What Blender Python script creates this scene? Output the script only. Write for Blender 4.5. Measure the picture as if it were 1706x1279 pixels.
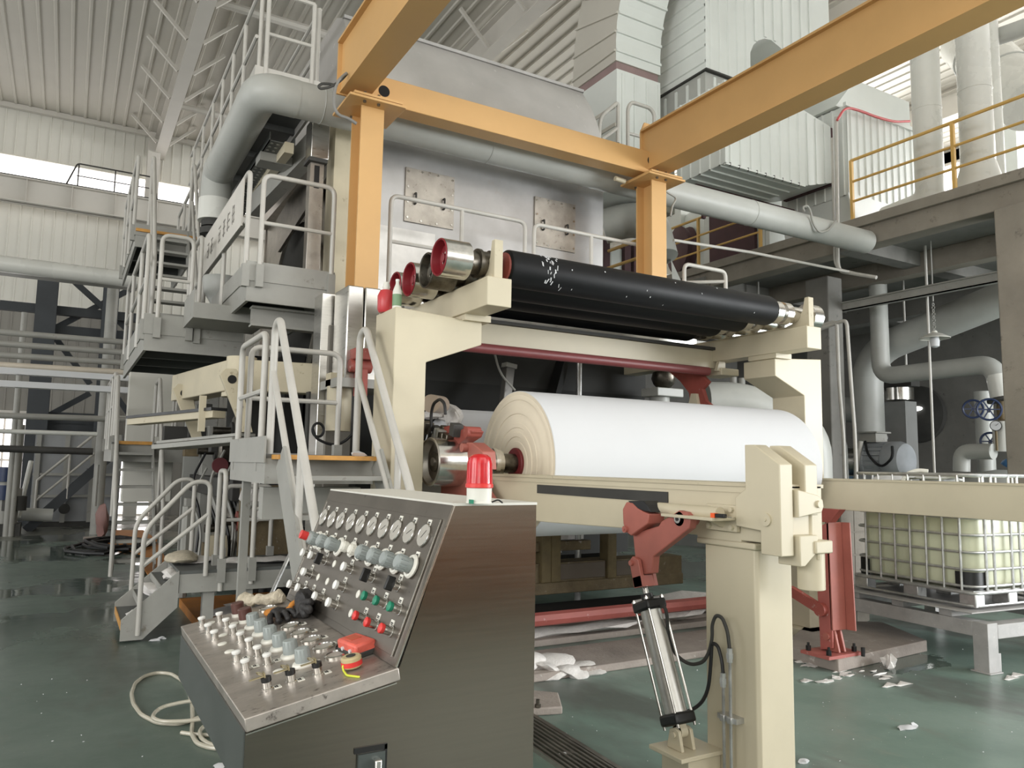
import bpy, bmesh, math, random
import numpy as np
from mathutils import Vector, Matrix
random.seed(7)
for o in list(bpy.data.objects): bpy.data.objects.remove(o)
SC=bpy.context.scene; COL=SC.collection
# ---------------------------------------------------------------- camera
W_,H_=1706,1279
FPX=1276.46; CAMZ=1.62
_y,_p,_r=math.radians(30.0165),math.radians(6.0575),math.radians(.94995)
FW=Vector((math.sin(_y)*math.cos(_p),math.cos(_y)*math.cos(_p),math.sin(_p)))
_R=Vector((math.cos(_y),-math.sin(_y),0)); _U=_R.cross(FW)
RT=_R*math.cos(_r)+_U*math.sin(_r); UP=-_R*math.sin(_r)+_U*math.cos(_r)
CP=Vector((0,0,CAMZ))
cd=bpy.data.cameras.new('camera'); cam=bpy.data.objects.new('camera',cd); COL.objects.link(cam)
cd.sensor_fit='HORIZONTAL'; cd.sensor_width=36; cd.lens=FPX*36/W_; cd.clip_end=200; cd.clip_start=.05
cam.matrix_world=Matrix(((RT.x,UP.x,-FW.x,0),(RT.y,UP.y,-FW.y,0),(RT.z,UP.z,-FW.z,CAMZ),(0,0,0,1)))
SC.camera=cam
# ---------------------------------------------------------------- world, light, exposure
w=bpy.data.worlds.new('overcast'); SC.world=w; w.use_nodes=True
wn=w.node_tree.nodes; wl=w.node_tree.links
wn['Background'].inputs[0].default_value=(.93,.97,1,1); wn['Background'].inputs[1].default_value=1.0
SC.view_settings.view_transform='Standard'; SC.view_settings.look='None'
SC.view_settings.exposure=0.22; SC.view_settings.gamma=1; SC.view_settings.use_curve_mapping=False
def area(name,loc,to,sx,sy,power,col=(1,1,1)):
    l=bpy.data.lights.new(name,'AREA'); l.shape='RECTANGLE'; l.size=sx; l.size_y=sy; l.energy=power; l.color=col
    o=bpy.data.objects.new(name,l); COL.objects.link(o); o.location=loc
    o.rotation_euler=(Vector(to)-Vector(loc)).to_track_quat('-Z','Y').to_euler()
    return o
# daylight through the window band of the wall behind the photographer and the right window; other lamps are added fill
area('window_daylight',(11,-10.5,5.2),(7,5,2.0),13,5,420,(1,.985,.96))
area('floor_fill',(17,-6,3.6),(4.5,2.5,0.3),7,5,2000,(.95,.98,1))  # added lamp, no gate stands there; brightens the floor on the right
area('left_fill',(-10.7,0.5,4.4),(5,3.0,2.5),9,5,800,(1,.985,.96))  # added lamp at the left wall, brightens the faces turned left
area('front_corner_fill',(-6.5,-10,3.6),(3,2.5,1.2),6,4,330,(1,.985,.96))  # added lamp before a solid wall corner, fills from the front left
area('high_front_fill',(3,-13.4,9.6),(2,25,6),24,2.6,560,(1,.985,.96))  # added lamp high on a windowless wall, for ceiling and far wall
area('overhead_fill',(6,-3.5,11.35),(6,-3.5,0),26,17,520,(1,.99,.97))  # added unseen lamp under the closed roof, general fill
area('side_window_daylight',(22.6,7,8.6),(8,9,10.4),16,3,1700,(1,1,1))
area('mezzanine_fill',(20,17,8.0),(9,13,11.6),8,3,1300,(1,1,.98))  # added lamp above the mezzanine, brightens the ceiling on the right
area('far_left_fill',(-10.7,17,5.0),(2,20,4),10,6,260,(1,.99,.97))  # added lamp, no gate there; brightens the far left and far wall
area('annex_fill',(15.5,-5.6,3.0),(15,9,2.2),6,4,330,(1,1,1))  # added lamp, no window there; brightens the room under the mezzanine
# ---------------------------------------------------------------- geometry helpers
def P(px,py,x=None,y=None,z=None):
    """world point where the sight line of photograph pixel (px,py) meets a plane of the hall"""
    d=RT*((px-853)/FPX)-UP*((py-639.5)/FPX)+FW
    t=x/d.x if x is not None else y/d.y if y is not None else (z-CAMZ)/d.z
    return CP+d*t
def PP(px,py,o,n):
    d=RT*((px-853)/FPX)-UP*((py-639.5)/FPX)+FW
    return CP+d*((Vector(o)-CP).dot(n)/d.dot(n))
V=Vector
class M:
    def __init__(s): s.v=[]; s.f=[]
    def add(s,vs,fs):
        b=len(s.v); s.v+=[tuple(v) for v in vs]; s.f+=[tuple(i+b for i in f) for f in fs]; return s
    def hexa(s,p): # 8 points: bottom 4 ccw, top 4
        return s.add(p,[(0,3,2,1),(4,5,6,7),(0,1,5,4),(1,2,6,5),(2,3,7,6),(3,0,4,7)])
    def box(s,x0,y0,z0,x1,y1,z1):
        return s.hexa([(x0,y0,z0),(x1,y0,z0),(x1,y1,z0),(x0,y1,z0),(x0,y0,z1),(x1,y0,z1),(x1,y1,z1),(x0,y1,z1)])
    def obox(s,c,a,b,h): # centre, half vectors
        c,a,b,h=V(c),V(a),V(b),V(h)
        return s.hexa([c-a-b-h,c+a-b-h,c+a+b-h,c-a+b-h,c-a-b+h,c+a-b+h,c+a+b+h,c-a+b+h])
    def beam(s,p0,p1,wd,ht,up=(0,0,1)):
        p0,p1=V(p0),V(p1); d=(p1-p0).normalized(); u=V(up); sd=d.cross(u)
        if sd.length<1e-4: sd=d.cross(V((0,1,0)))
        sd.normalize(); u=sd.cross(d).normalized()
        return s.obox((p0+p1)/2,(p1-p0)/2,sd*(-wd/2),u*(ht/2))
    def ibeam(s,p0,p1,ht,wd,tf=.02,tw=.012,up=(0,0,1)):
        p0,p1=V(p0),V(p1); d=(p1-p0).normalized(); sd=d.cross(V(up))
        if sd.length<1e-4: sd=d.cross(V((0,1,0)))
        sd.normalize(); u=sd.cross(d).normalized()
        for k in (-1,1): s.beam(p0+u*k*(ht/2-tf/2),p1+u*k*(ht/2-tf/2),wd,tf,u)
        return s.beam(p0,p1,tw,ht-2*tf,u)
    def _fr(s,d):
        d=d.normalized(); a=V((0,0,1)) if abs(d.z)<.9 else V((1,0,0))
        u=d.cross(a).normalized(); return u,d.cross(u).normalized()
    def cyl(s,p0,p1,r,r2=None,seg=16,cap=True,hollow=None):
        p0,p1=V(p0),V(p1); r2=r if r2 is None else r2; u,w=s._fr(p1-p0); vs=[];fs=[]
        for p,rr in ((p0,r),(p1,r2)):
            for i in range(seg):
                a=2*math.pi*i/seg; vs.append(p+u*(rr*math.cos(a))+w*(rr*math.sin(a)))
        for i in range(seg): j=(i+1)%seg; fs.append((i,j,seg+j,seg+i))
        if cap: fs+= [tuple(range(seg-1,-1,-1)),tuple(range(seg,2*seg))]
        return s.add(vs,fs)
    def lathe(s,c,axis,prof,seg=24,close=True):
        """prof: list of (radius, distance along axis)"""
        c,axis=V(c),V(axis).normalized(); u,w=s._fr(axis); vs=[];fs=[]
        for r,h in prof:
            for i in range(seg):
                a=2*math.pi*i/seg; vs.append(c+axis*h+u*(r*math.cos(a))+w*(r*math.sin(a)))
        n=len(prof)
        for k in range(n-1):
            for i in range(seg):
                j=(i+1)%seg; fs.append((k*seg+i,k*seg+j,(k+1)*seg+j,(k+1)*seg+i))
        if close: fs+=[tuple(range(seg-1,-1,-1)),tuple(range((n-1)*seg,n*seg))]
        return s.add(vs,fs)
    def tube(s,pts,r,bend=0,seg=8,closed=False,ns=5):
        pts=[V(p) for p in pts]; pts=[p for i,p in enumerate(pts) if i==0 or (p-pts[i-1]).length>1e-5]; path=[]
        if bend>0 and not closed:
            path=[pts[0]]
            for i in range(1,len(pts)-1):
                a,b,c=pts[i-1],pts[i],pts[i+1]; d1=(a-b); d2=(c-b); L1,L2=d1.length,d2.length
                k=min(bend,L1*.49,L2*.49); q0=b+d1/L1*k; q1=b+d2/L2*k
                for t in range(ns+1):
                    t/=ns; path.append(q0*(1-t)**2+b*2*t*(1-t)+q1*t*t)
            path.append(pts[-1])
        else: path=pts
        n=len(path); vs=[];fs=[]; pu=None
        for i,p in enumerate(path):
            if closed: d=path[(i+1)%n]-path[i-1]
            else: d=path[min(i+1,n-1)]-path[max(i-1,0)]
            d.normalize()
            if pu is None: u,w=s._fr(d)
            else:
                u=pu-d*pu.dot(d)
                if u.length<1e-5: u,w=s._fr(d)
                u.normalize(); w=d.cross(u)
            pu=u
            for k in range(seg):
                a=2*math.pi*k/seg; vs.append(p+u*(r*math.cos(a))+w*(r*math.sin(a)))
        for i in range(n if closed else n-1):
            i2=(i+1)%n
            for k in range(seg): j=(k+1)%seg; fs.append((i*seg+k,i*seg+j,i2*seg+j,i2*seg+k))
        if not closed: fs+=[tuple(range(seg-1,-1,-1)),tuple(range((n-1)*seg,n*seg))]
        return s.add(vs,fs)
    def torus(s,c,axis,R_,r,seg=20,sg=6):
        c=V(c); u,w=s._fr(V(axis)); return s.tube([c+u*(R_*math.cos(2*math.pi*i/seg))+w*(R_*math.sin(2*math.pi*i/seg)) for i in range(seg)],r,seg=sg,closed=True)
    def prism(s,poly,ax,a,b):
        """poly in the two other axes (x: (y,z), y: (x,z), z: (x,y)) run from a to b along ax"""
        n=len(poly); f={'x':lambda p,t:(t,p[0],p[1]),'y':lambda p,t:(p[0],t,p[1]),'z':lambda p,t:(p[0],p[1],t)}[ax]
        return s.add([f(p,a) for p in poly]+[f(p,b) for p in poly],[tuple(range(n-1,-1,-1)),tuple(range(n,2*n))]+[(i,(i+1)%n,n+(i+1)%n,n+i) for i in range(n)])
    def plate(s,pts,th):
        """flat polygon of 3-D points given a thickness along its normal"""
        pts=[V(p) for p in pts]; n=(pts[1]-pts[0]).cross(pts[2]-pts[0]).normalized()*th; k=len(pts)
        return s.add(pts+[p+n for p in pts],[tuple(range(k-1,-1,-1)),tuple(range(k,2*k))]+[(i,(i+1)%k,k+(i+1)%k,k+i) for i in range(k)])
    def sheet(s,o,u,v,n,sp,rw=.06,rh=.025,th=.01):
        """ribbed sheet: ribs run along v, repeat along u, stand out along n"""
        o,u,v,n=V(o),V(u),V(v),V(n).normalized(); L=u.length; ud=u/L; k=max(1,round(L/sp)); sp=L/k; prof=[(0,0)]
        for i in range(k):
            c=(i+.5)*sp; prof+=[(c-rw*.5,0),(c-rw*.28,rh),(c+rw*.28,rh),(c+rw*.5,0)]
        prof.append((L,0)); m=len(prof)
        vs=[o+ud*a+n*b for a,b in prof]+[o+v+ud*a+n*b for a,b in prof]+[o+ud*a-n*th for a in (0,L)]+[o+v+ud*a-n*th for a in (0,L)]
        return s.add(vs,[(i,i+1,m+i+1,m+i) for i in range(m-1)]+[(2*m,2*m+2,2*m+3,2*m+1)])
    def blob(s,c,rx,ry,rz,seed=0,amp=.25,sub=2):
        bm=bmesh.new(); bmesh.ops.create_icosphere(bm,subdivisions=sub,radius=1); rd=random.Random(seed)
        ph=[(V((rd.uniform(-2,2),rd.uniform(-2,2),rd.uniform(-2,2))),rd.uniform(0,6)) for _ in range(5)]
        for q in bm.verts:
            d=1+amp*sum(math.sin(q.co.dot(k)*2+f) for k,f in ph)/2.5; q.co=V((q.co.x*rx*d,q.co.y*ry*d,q.co.z*rz*d))+V(c)
        bm.verts.index_update(); s.add([q.co.copy() for q in bm.verts],[tuple(q.index for q in f.verts) for f in bm.faces]); bm.free(); return s
OFF={}
def _mesh(name,m,mt,off=V((0,0,0)),ang=38):
    me=bpy.data.meshes.new(name); me.from_pydata([tuple(V(v)-off) for v in m.v],[],m.f)
    bm=bmesh.new(); bm.from_mesh(me); bmesh.ops.recalc_face_normals(bm,faces=bm.faces)
    for f in bm.faces: f.smooth=True
    bm.to_mesh(me); bm.free(); me.set_sharp_from_angle(angle=math.radians(ang))
    me.materials.append(mt); return me
def _link(name,m,mt,parent=None,off=V((0,0,0)),bevel=0):
    o=bpy.data.objects.new(name,_mesh(name,m,mt,off) if isinstance(m,M) else m); COL.objects.link(o)
    if parent is not None: o.parent=parent
    if bevel:
        b=o.modifiers.new('bevel','BEVEL'); b.width=bevel; b.segments=2; b.limit_method='ANGLE'; b.angle_limit=math.radians(40)
    return o
def thing(name,label,cat,loc,group=None):
    o=bpy.data.objects.new(name,None); COL.objects.link(o); o.location=loc; o['label']=label; o['category']=cat
    o.empty_display_size=.1
    if group: o['group']=group
    OFF[o.name]=V(loc); return o
def part(name,m,mt,parent,label=None,bevel=0,stuff=False):
    off=OFF[parent.name]; o=_link(name,m,mt,parent,off,bevel); OFF[o.name]=off
    if label: o['label']=label
    if stuff: o['kind']='stuff'
    return o
def solo(name,m,mt,label,cat,group=None,bevel=0,kind=None):
    xs=np.array(m.v); c=V(((xs[:,0].min()+xs[:,0].max())/2,(xs[:,1].min()+xs[:,1].max())/2,xs[:,2].min()))
    o=_link(name,m,mt,None,c,bevel); o.location=c; o['label']=label; o['category']=cat; OFF[o.name]=c
    if group: o['group']=group
    if kind: o['kind']=kind
    return o
def struct(name,m,mt,parent=None,bevel=0):
    o=_link(name,m,mt,parent,OFF.get(parent.name,V((0,0,0))) if parent else V((0,0,0)),bevel)
    if parent is None: o['kind']='structure'
    OFF[o.name]=OFF.get(parent.name,V((0,0,0))) if parent else V((0,0,0)); return o
def copies(name,mesh,parent,locs,label=None):
    for l in locs:
        o=bpy.data.objects.new(name,mesh); COL.objects.link(o); o.parent=parent; o.location=V(l)-OFF[parent.name]
# ---------------------------------------------------------------- materials
def lin(c): return tuple(((x/255)/12.92 if x<=10.3 else ((x/255+.055)/1.055)**2.4) for x in c)
def mat(name,col,rough=.5,metal=0,var=.06,scale=3.0,dirt=None,dirt_amt=.0,bump=0.0,bscale=60,spec=.5,aniso=None,alpha=1,trans=0,emit=0,rvar=.08,fine=0):
    m=bpy.data.materials.new(name); m.use_nodes=True; n=m.node_tree.nodes; l=m.node_tree.links; b=n['Principled BSDF']
    geo=n.new('ShaderNodeNewGeometry'); mp=n.new('ShaderNodeMapping'); l.new(geo.outputs['Position'],mp.inputs[0])
    if aniso: mp.inputs['Scale'].default_value=aniso
    nz=n.new('ShaderNodeTexNoise'); nz.inputs['Scale'].default_value=scale; nz.inputs['Detail'].default_value=6; nz.inputs['Roughness'].default_value=.6
    l.new(mp.outputs[0],nz.inputs['Vector'])
    c=lin(col); r=n.new('ShaderNodeValToRGB'); e=r.color_ramp.elements
    e[0].position=.3; e[1].position=.7
    e[0].color=(*[x*(1-var*2) for x in c],1); e[1].color=(*[min(1,x*(1+var)) for x in c],1)
    l.new(nz.outputs[0],r.inputs[0]); out=r.outputs[0]
    if dirt:
        n2=n.new('ShaderNodeTexNoise'); n2.inputs['Scale'].default_value=scale*2.7; n2.inputs['Detail'].default_value=8; n2.inputs['Roughness'].default_value=.7
        l.new(mp.outputs[0],n2.inputs['Vector'])
        r2=n.new('ShaderNodeValToRGB'); r2.color_ramp.elements[0].position=.62-dirt_amt*.3; r2.color_ramp.elements[1].position=.72-dirt_amt*.2
        l.new(n2.outputs[0],r2.inputs[0]); mx=n.new('ShaderNodeMixRGB'); l.new(r2.outputs[0],mx.inputs[0]); l.new(out,mx.inputs[1]); mx.inputs[2].default_value=(*lin(dirt),1); out=mx.outputs[0]
    l.new(out,b.inputs['Base Color'])
    mr=n.new('ShaderNodeMapRange'); mr.inputs[3].default_value=max(0,rough-rvar); mr.inputs[4].default_value=min(1,rough+rvar); l.new(nz.outputs[0],mr.inputs[0]); l.new(mr.outputs[0],b.inputs['Roughness'])
    b.inputs['Metallic'].default_value=metal; b.inputs['Specular IOR Level'].default_value=spec
    if trans: b.inputs['Transmission Weight'].default_value=trans
    if alpha<1: b.inputs['Alpha'].default_value=alpha
    if emit: b.inputs['Emission Color'].default_value=(*c,1); b.inputs['Emission Strength'].default_value=emit
    if bump:
        n3=n.new('ShaderNodeTexNoise'); n3.inputs['Scale'].default_value=bscale; n3.inputs['Detail'].default_value=4; l.new(mp.outputs[0],n3.inputs['Vector'])
        bp=n.new('ShaderNodeBump'); bp.inputs['Strength'].default_value=bump; bp.inputs['Distance'].default_value=.01; l.new(n3.outputs[0],bp.inputs['Height']); l.new(bp.outputs[0],b.inputs['Normal'])
    return m
MB=mat('beige_paint',(200,190,165),.42,0,.04,1.5)
MBd=mat('beige_paint_stained',(194,184,159),.5,0,.06,2,(120,105,80),.02)
MY=mat('crane_yellow_paint',(208,165,108),.45,0,.04,1.2)
MG=mat('grey_rail_paint',(190,187,180),.4,0,.05,4)
MGs=mat('grey_platform_paint',(156,155,149),.5,0,.06,3,(120,115,105),.02)
MGd=mat('dark_platform_paint',(92,94,92),.55,0,.1,3)
MW=mat('white_pipe_paint',(216,216,210),.28,0,.04,1.5)
MWg=mat('grey_pipe_paint',(176,177,172),.45,0,.05,2)
MST=mat('stainless_brushed',(205,203,198),.3,1,.05,6,aniso=(1,1,9))
MSTd=mat('stainless_worn',(178,172,163),.4,1,.12,5,(120,112,100),.05)
MSTp=mat('stainless_hood_wall',(182,181,180),.36,.85,.08,1.6,(176,170,164),.03)
MSTc=mat('stainless_console_side',(138,130,120),.20,1,.03,8,aniso=(.4,.4,14),rvar=.04)
MSTk=mat('stainless_console_panel',(118,112,104),.38,.85,.08,7,(85,80,75),.02)
MSTdesk=mat('stainless_console_desk',(182,174,166),.4,.7,.12,9,(75,68,64),.14,aniso=(1,2.2,1))
MCH=mat('polished_steel',(215,213,208),.2,1,.08,20)
MCHd=mat('oily_steel',(120,115,106),.38,1,.25,12,(60,52,45),.12)
MRD=mat('red_oxide_paint',(168,98,86),.5,0,.08,4)
MRDd=mat('red_oxide_paint_dull',(150,74,64),.55,0,.12,5,(190,180,170),.03)
MRDs=mat('red_oxide_paint_spattered',(170,94,86),.5,0,.08,4,(215,205,200),-.02)
MCR=mat('crimson_hub_paint',(132,34,42),.4,0,.1,6)
MBK=mat('black_rubber_roll',(17,18,20),.5,0,.1,3,spec=.25)
MBKs=mat('black_rubber',(26,26,28),.5,0,.1,6)
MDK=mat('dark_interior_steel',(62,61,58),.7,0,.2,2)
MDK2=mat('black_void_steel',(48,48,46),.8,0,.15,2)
MDS=mat('dark_blue_steel',(56,60,64),.6,0,.1,2)
MPA=mat('tissue_paper',(208,209,211),.9,0,.01,1,spec=.1)
MPE=mat('tissue_paper_edge',(226,216,196),.95,0,.03,3,spec=.1)
MCE=mat('ceiling_sheet',(196,192,182),.6,0,.03,.5)
MWA=mat('wall_sheet',(214,212,203),.55,0,.03,.5)
MCL=mat('cladding_sheet',(222,226,222),.32,0,.03,1)
MRF=mat('rafter_paint',(206,202,194),.5,0,.03,1)
MCO=mat('concrete',(150,143,132),.85,0,.1,1.5,(110,104,96),.06,bump=.3,bscale=30)
MCOd=mat('concrete_dark',(128,126,121),.9,0,.1,1.5,(90,88,84),.05,bump=.2,bscale=30)
MPU=mat('wet_pulp',(226,222,218),.6,0,.06,20,bump=.6,bscale=90)
MBR=mat('brown_encrusted_steel',(118,104,78),.75,0,.15,6,(170,165,158),.05,bump=.5,bscale=40)
MOR=mat('orange_chequer_plate',(206,150,72),.5,0,.12,8,(150,140,120),.05)
MORs=mat('rust_orange_board',(176,112,40),.6,0,.12,6,(90,70,45),.05)
MPL=mat('pale_plastic',(226,224,214),.45,0,.03,5)
MGK=mat('grey_knob_plastic',(150,157,155),.45,0,.03,10)
MWB=mat('white_button_plastic',(240,240,236),.4,0,.02,5)
MGR=mat('green_button_plastic',(30,130,100),.35,0,.03,5)
MRB=mat('red_button_plastic',(220,60,56),.35,0,.03,5)
MBN=mat('brown_knob_plastic',(92,60,54),.4,0,.05,10)
MBL=mat('black_plastic',(24,24,24),.4,0,.05,5)
MBE=mat('red_beacon_lens',(214,36,44),.18,0,.08,30,trans=.15)
MHO=mat('clear_pvc_hose',(206,200,182),.25,0,.04,5,trans=.25)
MTK=mat('translucent_tank_plastic',(206,208,180),.35,0,.04,1.2,spec=.4)
MTKw=mat('pale_tank_plastic',(226,230,236),.35,0,.03,1.2)
MGA=mat('galvanised_tube',(196,196,194),.38,.8,.12,14)
MRK=mat('grey_rack_paint',(172,170,168),.55,.1,.08,8,(210,208,200),-.01)
MBLU=mat('light_blue_pump_paint',(128,164,196),.45,0,.06,6)
MBLd=mat('dark_blue_handwheel',(44,58,92),.4,0,.06,6)
MMO=mat('motor_grey',(164,168,172),.45,0,.06,6)
MGL=mat('dark_glove_rubber',(44,42,42),.6,0,.2,30,bump=.4,bscale=120)
MGO=mat('orange_glove_lining',(196,128,52),.8,0,.1,30,bump=.4,bscale=150)
MCT=mat('beige_cloth_roll',(196,186,166),.95,0,.1,25,(140,128,104),.05,bump=.6,bscale=120)
MWI=mat('bright_window_pane',(255,250,248),.3,0,.01,.5,emit=2.2)
MPV=mat('plum_flexible_joint',(84,58,62),.7,0,.1,4)
MPAD=mat('grimy_plinth_concrete',(160,150,142),.85,0,.12,3,(206,200,194),.03,bump=.4,bscale=40)
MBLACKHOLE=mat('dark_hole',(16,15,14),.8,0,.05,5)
# ================================================================ SETTING
def floor_mat():
    m=bpy.data.materials.new('green_epoxy_floor'); m.use_nodes=True; n=m.node_tree.nodes; l=m.node_tree.links; b=n['Principled BSDF']
    geo=n.new('ShaderNodeNewGeometry'); pos=geo.outputs['Position']
    def noise(sc,det=6,vec=None,ro=.6):
        z=n.new('ShaderNodeTexNoise'); z.inputs['Scale'].default_value=sc; z.inputs['Detail'].default_value=det; z.inputs['Roughness'].default_value=ro
        l.new(vec or pos,z.inputs['Vector']); return z.outputs[0]
    def ramp(i,a,c,ca=(0,0,0,1),cb=(1,1,1,1)):
        r=n.new('ShaderNodeValToRGB'); r.color_ramp.elements[0].position=a; r.color_ramp.elements[1].position=c
        r.color_ramp.elements[0].color=ca; r.color_ramp.elements[1].color=cb; l.new(i,r.inputs[0]); return r.outputs[0]
    def mix(f,a,c):
        x=n.new('ShaderNodeMixRGB')
        for i,q in ((0,f),(1,a),(2,c)):
            if isinstance(q,tuple): x.inputs[i].default_value=q
            elif isinstance(q,(int,float)): x.inputs[i].default_value=q
            else: l.new(q,x.inputs[i])
        return x.outputs[0]
    def mth(op,a,c):
        x=n.new('ShaderNodeMath'); x.operation=op
        for i,q in ((0,a),(1,c)):
            if isinstance(q,(int,float)): x.inputs[i].default_value=q
            else: l.new(q,x.inputs[i])
        return x.outputs[0]
    sp=n.new('ShaderNodeSeparateXYZ'); l.new(pos,sp.inputs[0])
    st=n.new('ShaderNodeMapping'); st.inputs['Scale'].default_value=(1.6,.7,1); st.inputs['Rotation'].default_value=(0,0,.6); l.new(pos,st.inputs[0])
    g=ramp(noise(.9),.3,.72,(*lin((108,130,120)),1),(*lin((140,158,149)),1))
    g=mix(ramp(noise(2.2,10,st.outputs[0],.72),.58,.78),g,(*lin((150,150,138)),1))     # scuffed patches
    g=mix(ramp(noise(38,3),.70,.74),g,(*lin((225,225,220)),1))                          # specks of pulp
    g=mix(ramp(noise(.55,5,st.outputs[0]),.5,.62),g,(*lin((102,110,104)),1))
    far=ramp(mth('ADD',mth('MULTIPLY',sp.outputs[1],.05),mth('MULTIPLY',noise(.5),.15)),.93,.96)  # bare concrete at the far end
    g=mix(far,g,(*lin((150,146,138)),1))
    wet=mth('MULTIPLY',ramp(noise(.42,4),.47,.53),ramp(mth('MULTIPLY',sp.outputs[1],.1),.72,1.0))   # standing water beyond the stairs
    # puddle at the plinth under the tank rack
    dx=mth('SUBTRACT',sp.outputs[0],6.2); dy=mth('SUBTRACT',sp.outputs[1],4.15)
    d=mth('ADD',mth('MULTIPLY',mth('MULTIPLY',dx,dx),.9),mth('MULTIPLY',mth('MULTIPLY',dy,dy),6))
    pud=ramp(mth('ADD',d,mth('MULTIPLY',noise(2.5,6),1.3)),.95,1.02,(1,1,1,1),(0,0,0,1))
    wet=mth('MAXIMUM',wet,pud)
    g=mix(mth('MULTIPLY',wet,.55),g,(*lin((62,70,64)),1))
    # shade put into the colour on the left side of the hall, with some dampness
    damp_shade=ramp(mth('ADD',mth('MULTIPLY',sp.outputs[0],.1),mth('MULTIPLY',noise(.9,7),.22)),.20,.36,(1,1,1,1),(0,0,0,1))
    g=mix(mth('MULTIPLY',damp_shade,.62),g,(*lin((58,68,60)),1))
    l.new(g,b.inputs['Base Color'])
    r=mix(wet,mix(ramp(noise(3),.3,.7),(.42,)*3+(1,),(.28,)*3+(1,)),(.05,.05,.05,1)); l.new(r,b.inputs['Roughness'])
    b.inputs['Specular IOR Level'].default_value=.4
    bp=n.new('ShaderNodeBump'); bp.inputs['Strength'].default_value=.15; bp.inputs['Distance'].default_value=.01; l.new(noise(5,4),bp.inputs['Height']); l.new(bp.outputs[0],b.inputs['Normal'])
    return m
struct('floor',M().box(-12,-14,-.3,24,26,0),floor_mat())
# roof: sheets side by side, each with its rib
ce=struct('ceiling',M().box(-12,-14,11.62,24,26,11.75),MCE)
sm=_mesh('roof_panel',M().sheet((0,-14,11.5),(.34,0,0),(0,40,0),(0,0,-1),.34,.09,.035,.02),MCE)
copies('panel',sm,ce,[(-11.9+.34*i,0,0) for i in range(104)])
# far wall
WF=25.0
zt=P(0,253,y=WF).z; zb=P(0,318,y=WF).z
wf=struct('wall_far',M().box(-12,WF+.12,0,24,WF+.3,zb-.02),MWA)
sm=_mesh('wall_panel_low',M().sheet((0,WF,0),(.27,0,0),(0,0,5.85),(0,-1,0),.27,.05,.02,.02),mat('shaded_wall_sheet',(138,135,128),.6,0,.04,.6))  # lower sheets coloured darker to stand in for the shade there
copies('panel',sm,wf,[(-6+.27*i,0,0) for i in range(56)])
sm=_mesh('wall_panel',M().sheet((0,WF,5.85),(.27,0,0),(0,0,zb-5.85),(0,-1,0),.27,.05,.02,.02),MWA)
copies('panel',sm,wf,[(-6+.27*i,0,0) for i in range(56)])
struct('trim_1',M().box(-12,WF+.1,zt,24,WF+.3,11.6),MWA)
sm=_mesh('wall_panel_upper',M().sheet((0,WF,zt),(.27,0,0),(0,0,11.5-zt),(0,-1,0),.27,.05,.02,.02),MWA)
wu=bpy.data.objects['trim_1']; copies('panel',sm,wu,[(-6+.27*i,0,0) for i in range(60)])
wn_=struct('window_1',M().box(-8,WF+.2,zb-.04,12,WF+.26,zb),MRF)
sm=_mesh('window_pane',M().sheet((0,WF+.2,zb),(.9,0,0),(0,0,zt-zb),(0,-1,0),.3,.05,.015,.01),MWI)
copies('pane',sm,wn_,[(-8+.92*i,0,0) for i in range(20)])
struct('trim_2',M().beam((-8,WF-.1,11.42),(14,WF-.1,11.42),.14,.14),MRF)
# low bright windows of the far wall
q0=P(0,690,y=WF-.2); q1=P(43,842,y=WF-.2)
w2=struct('window_2',M().box(-3.2,WF-.12,q1.z-.1,q1.x+.05,WF-.06,q1.z),MRF)
for i in range(5):
    xa=q1.x-.62*(i+1)
    for k in range(2):
        za=q1.z+(q0.z-q1.z)*k/2
        struct('pane',M().box(xa,WF-.1,za+.03,xa+.57,WF-.07,za+(q0.z-q1.z)/2-.03),MWI,w2)
struct('trim_3',M().box(q1.x-4,WF-.16,q0.z,q1.x+.1,WF-.05,q0.z+.12),MRF)
# bright door opening seen between the stair treads
q0=P(252,800,y=WF-.2); q1=P(170,762,y=WF-.2)
dd=struct('door_1',M().box(q1.x-.1,WF-.2,0,q1.x,WF-.02,q1.z+.1).box(q0.x,WF-.2,0,q0.x+.1,WF-.02,q1.z+.1).box(q1.x,WF-.2,q1.z,q0.x,WF-.02,q1.z+.1),MRF)
struct('pane',M().box(q1.x+.03,WF-.14,.05,q0.x-.03,WF-.08,q1.z-.03),MWI,dd)
# rafters with fly braces
for i,X in enumerate((-4.0,1.85,7.6,13.4,19.2)):
    r=struct('trim_%d'%(4+i),M().ibeam((X,-14,11.05),(X,WF,11.05),.66,.3,.025,.016),MRF)
    if X in (1.85,7.6):
        for k in range(14):
            Y=3+1.6*k
            for s in (-1,1):
                struct('fly_brace',M().beam((X+s*.16,Y,10.78),(X+s*.85,Y,11.46),.07,.07),MRF,r)
    struct('cleat',M().box(X-.22,14.9,10.7,X+.22,15.1,10.74),MRF,r)
for i,Y in enumerate((9.5,16.4,22)):
    struct('trim_%d'%(9+i),M().tube([(1.9,Y,11.25),(7.5,Y,11.25)],.09),MRF)
struct('trim_12',M().tube([(1.9,16.4,11.0),(4.6,9.5,11.3)],.02,seg=6),MRF)
# wall columns
for i,X in enumerate((1.68,7.5,13.3)):
    struct('trim_%d'%(13+i),M().ibeam((X,24.6,0),(X,24.6,11.1),.34,.34,.02,.014,up=(0,1,0)),MRF,bevel=0)
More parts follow.
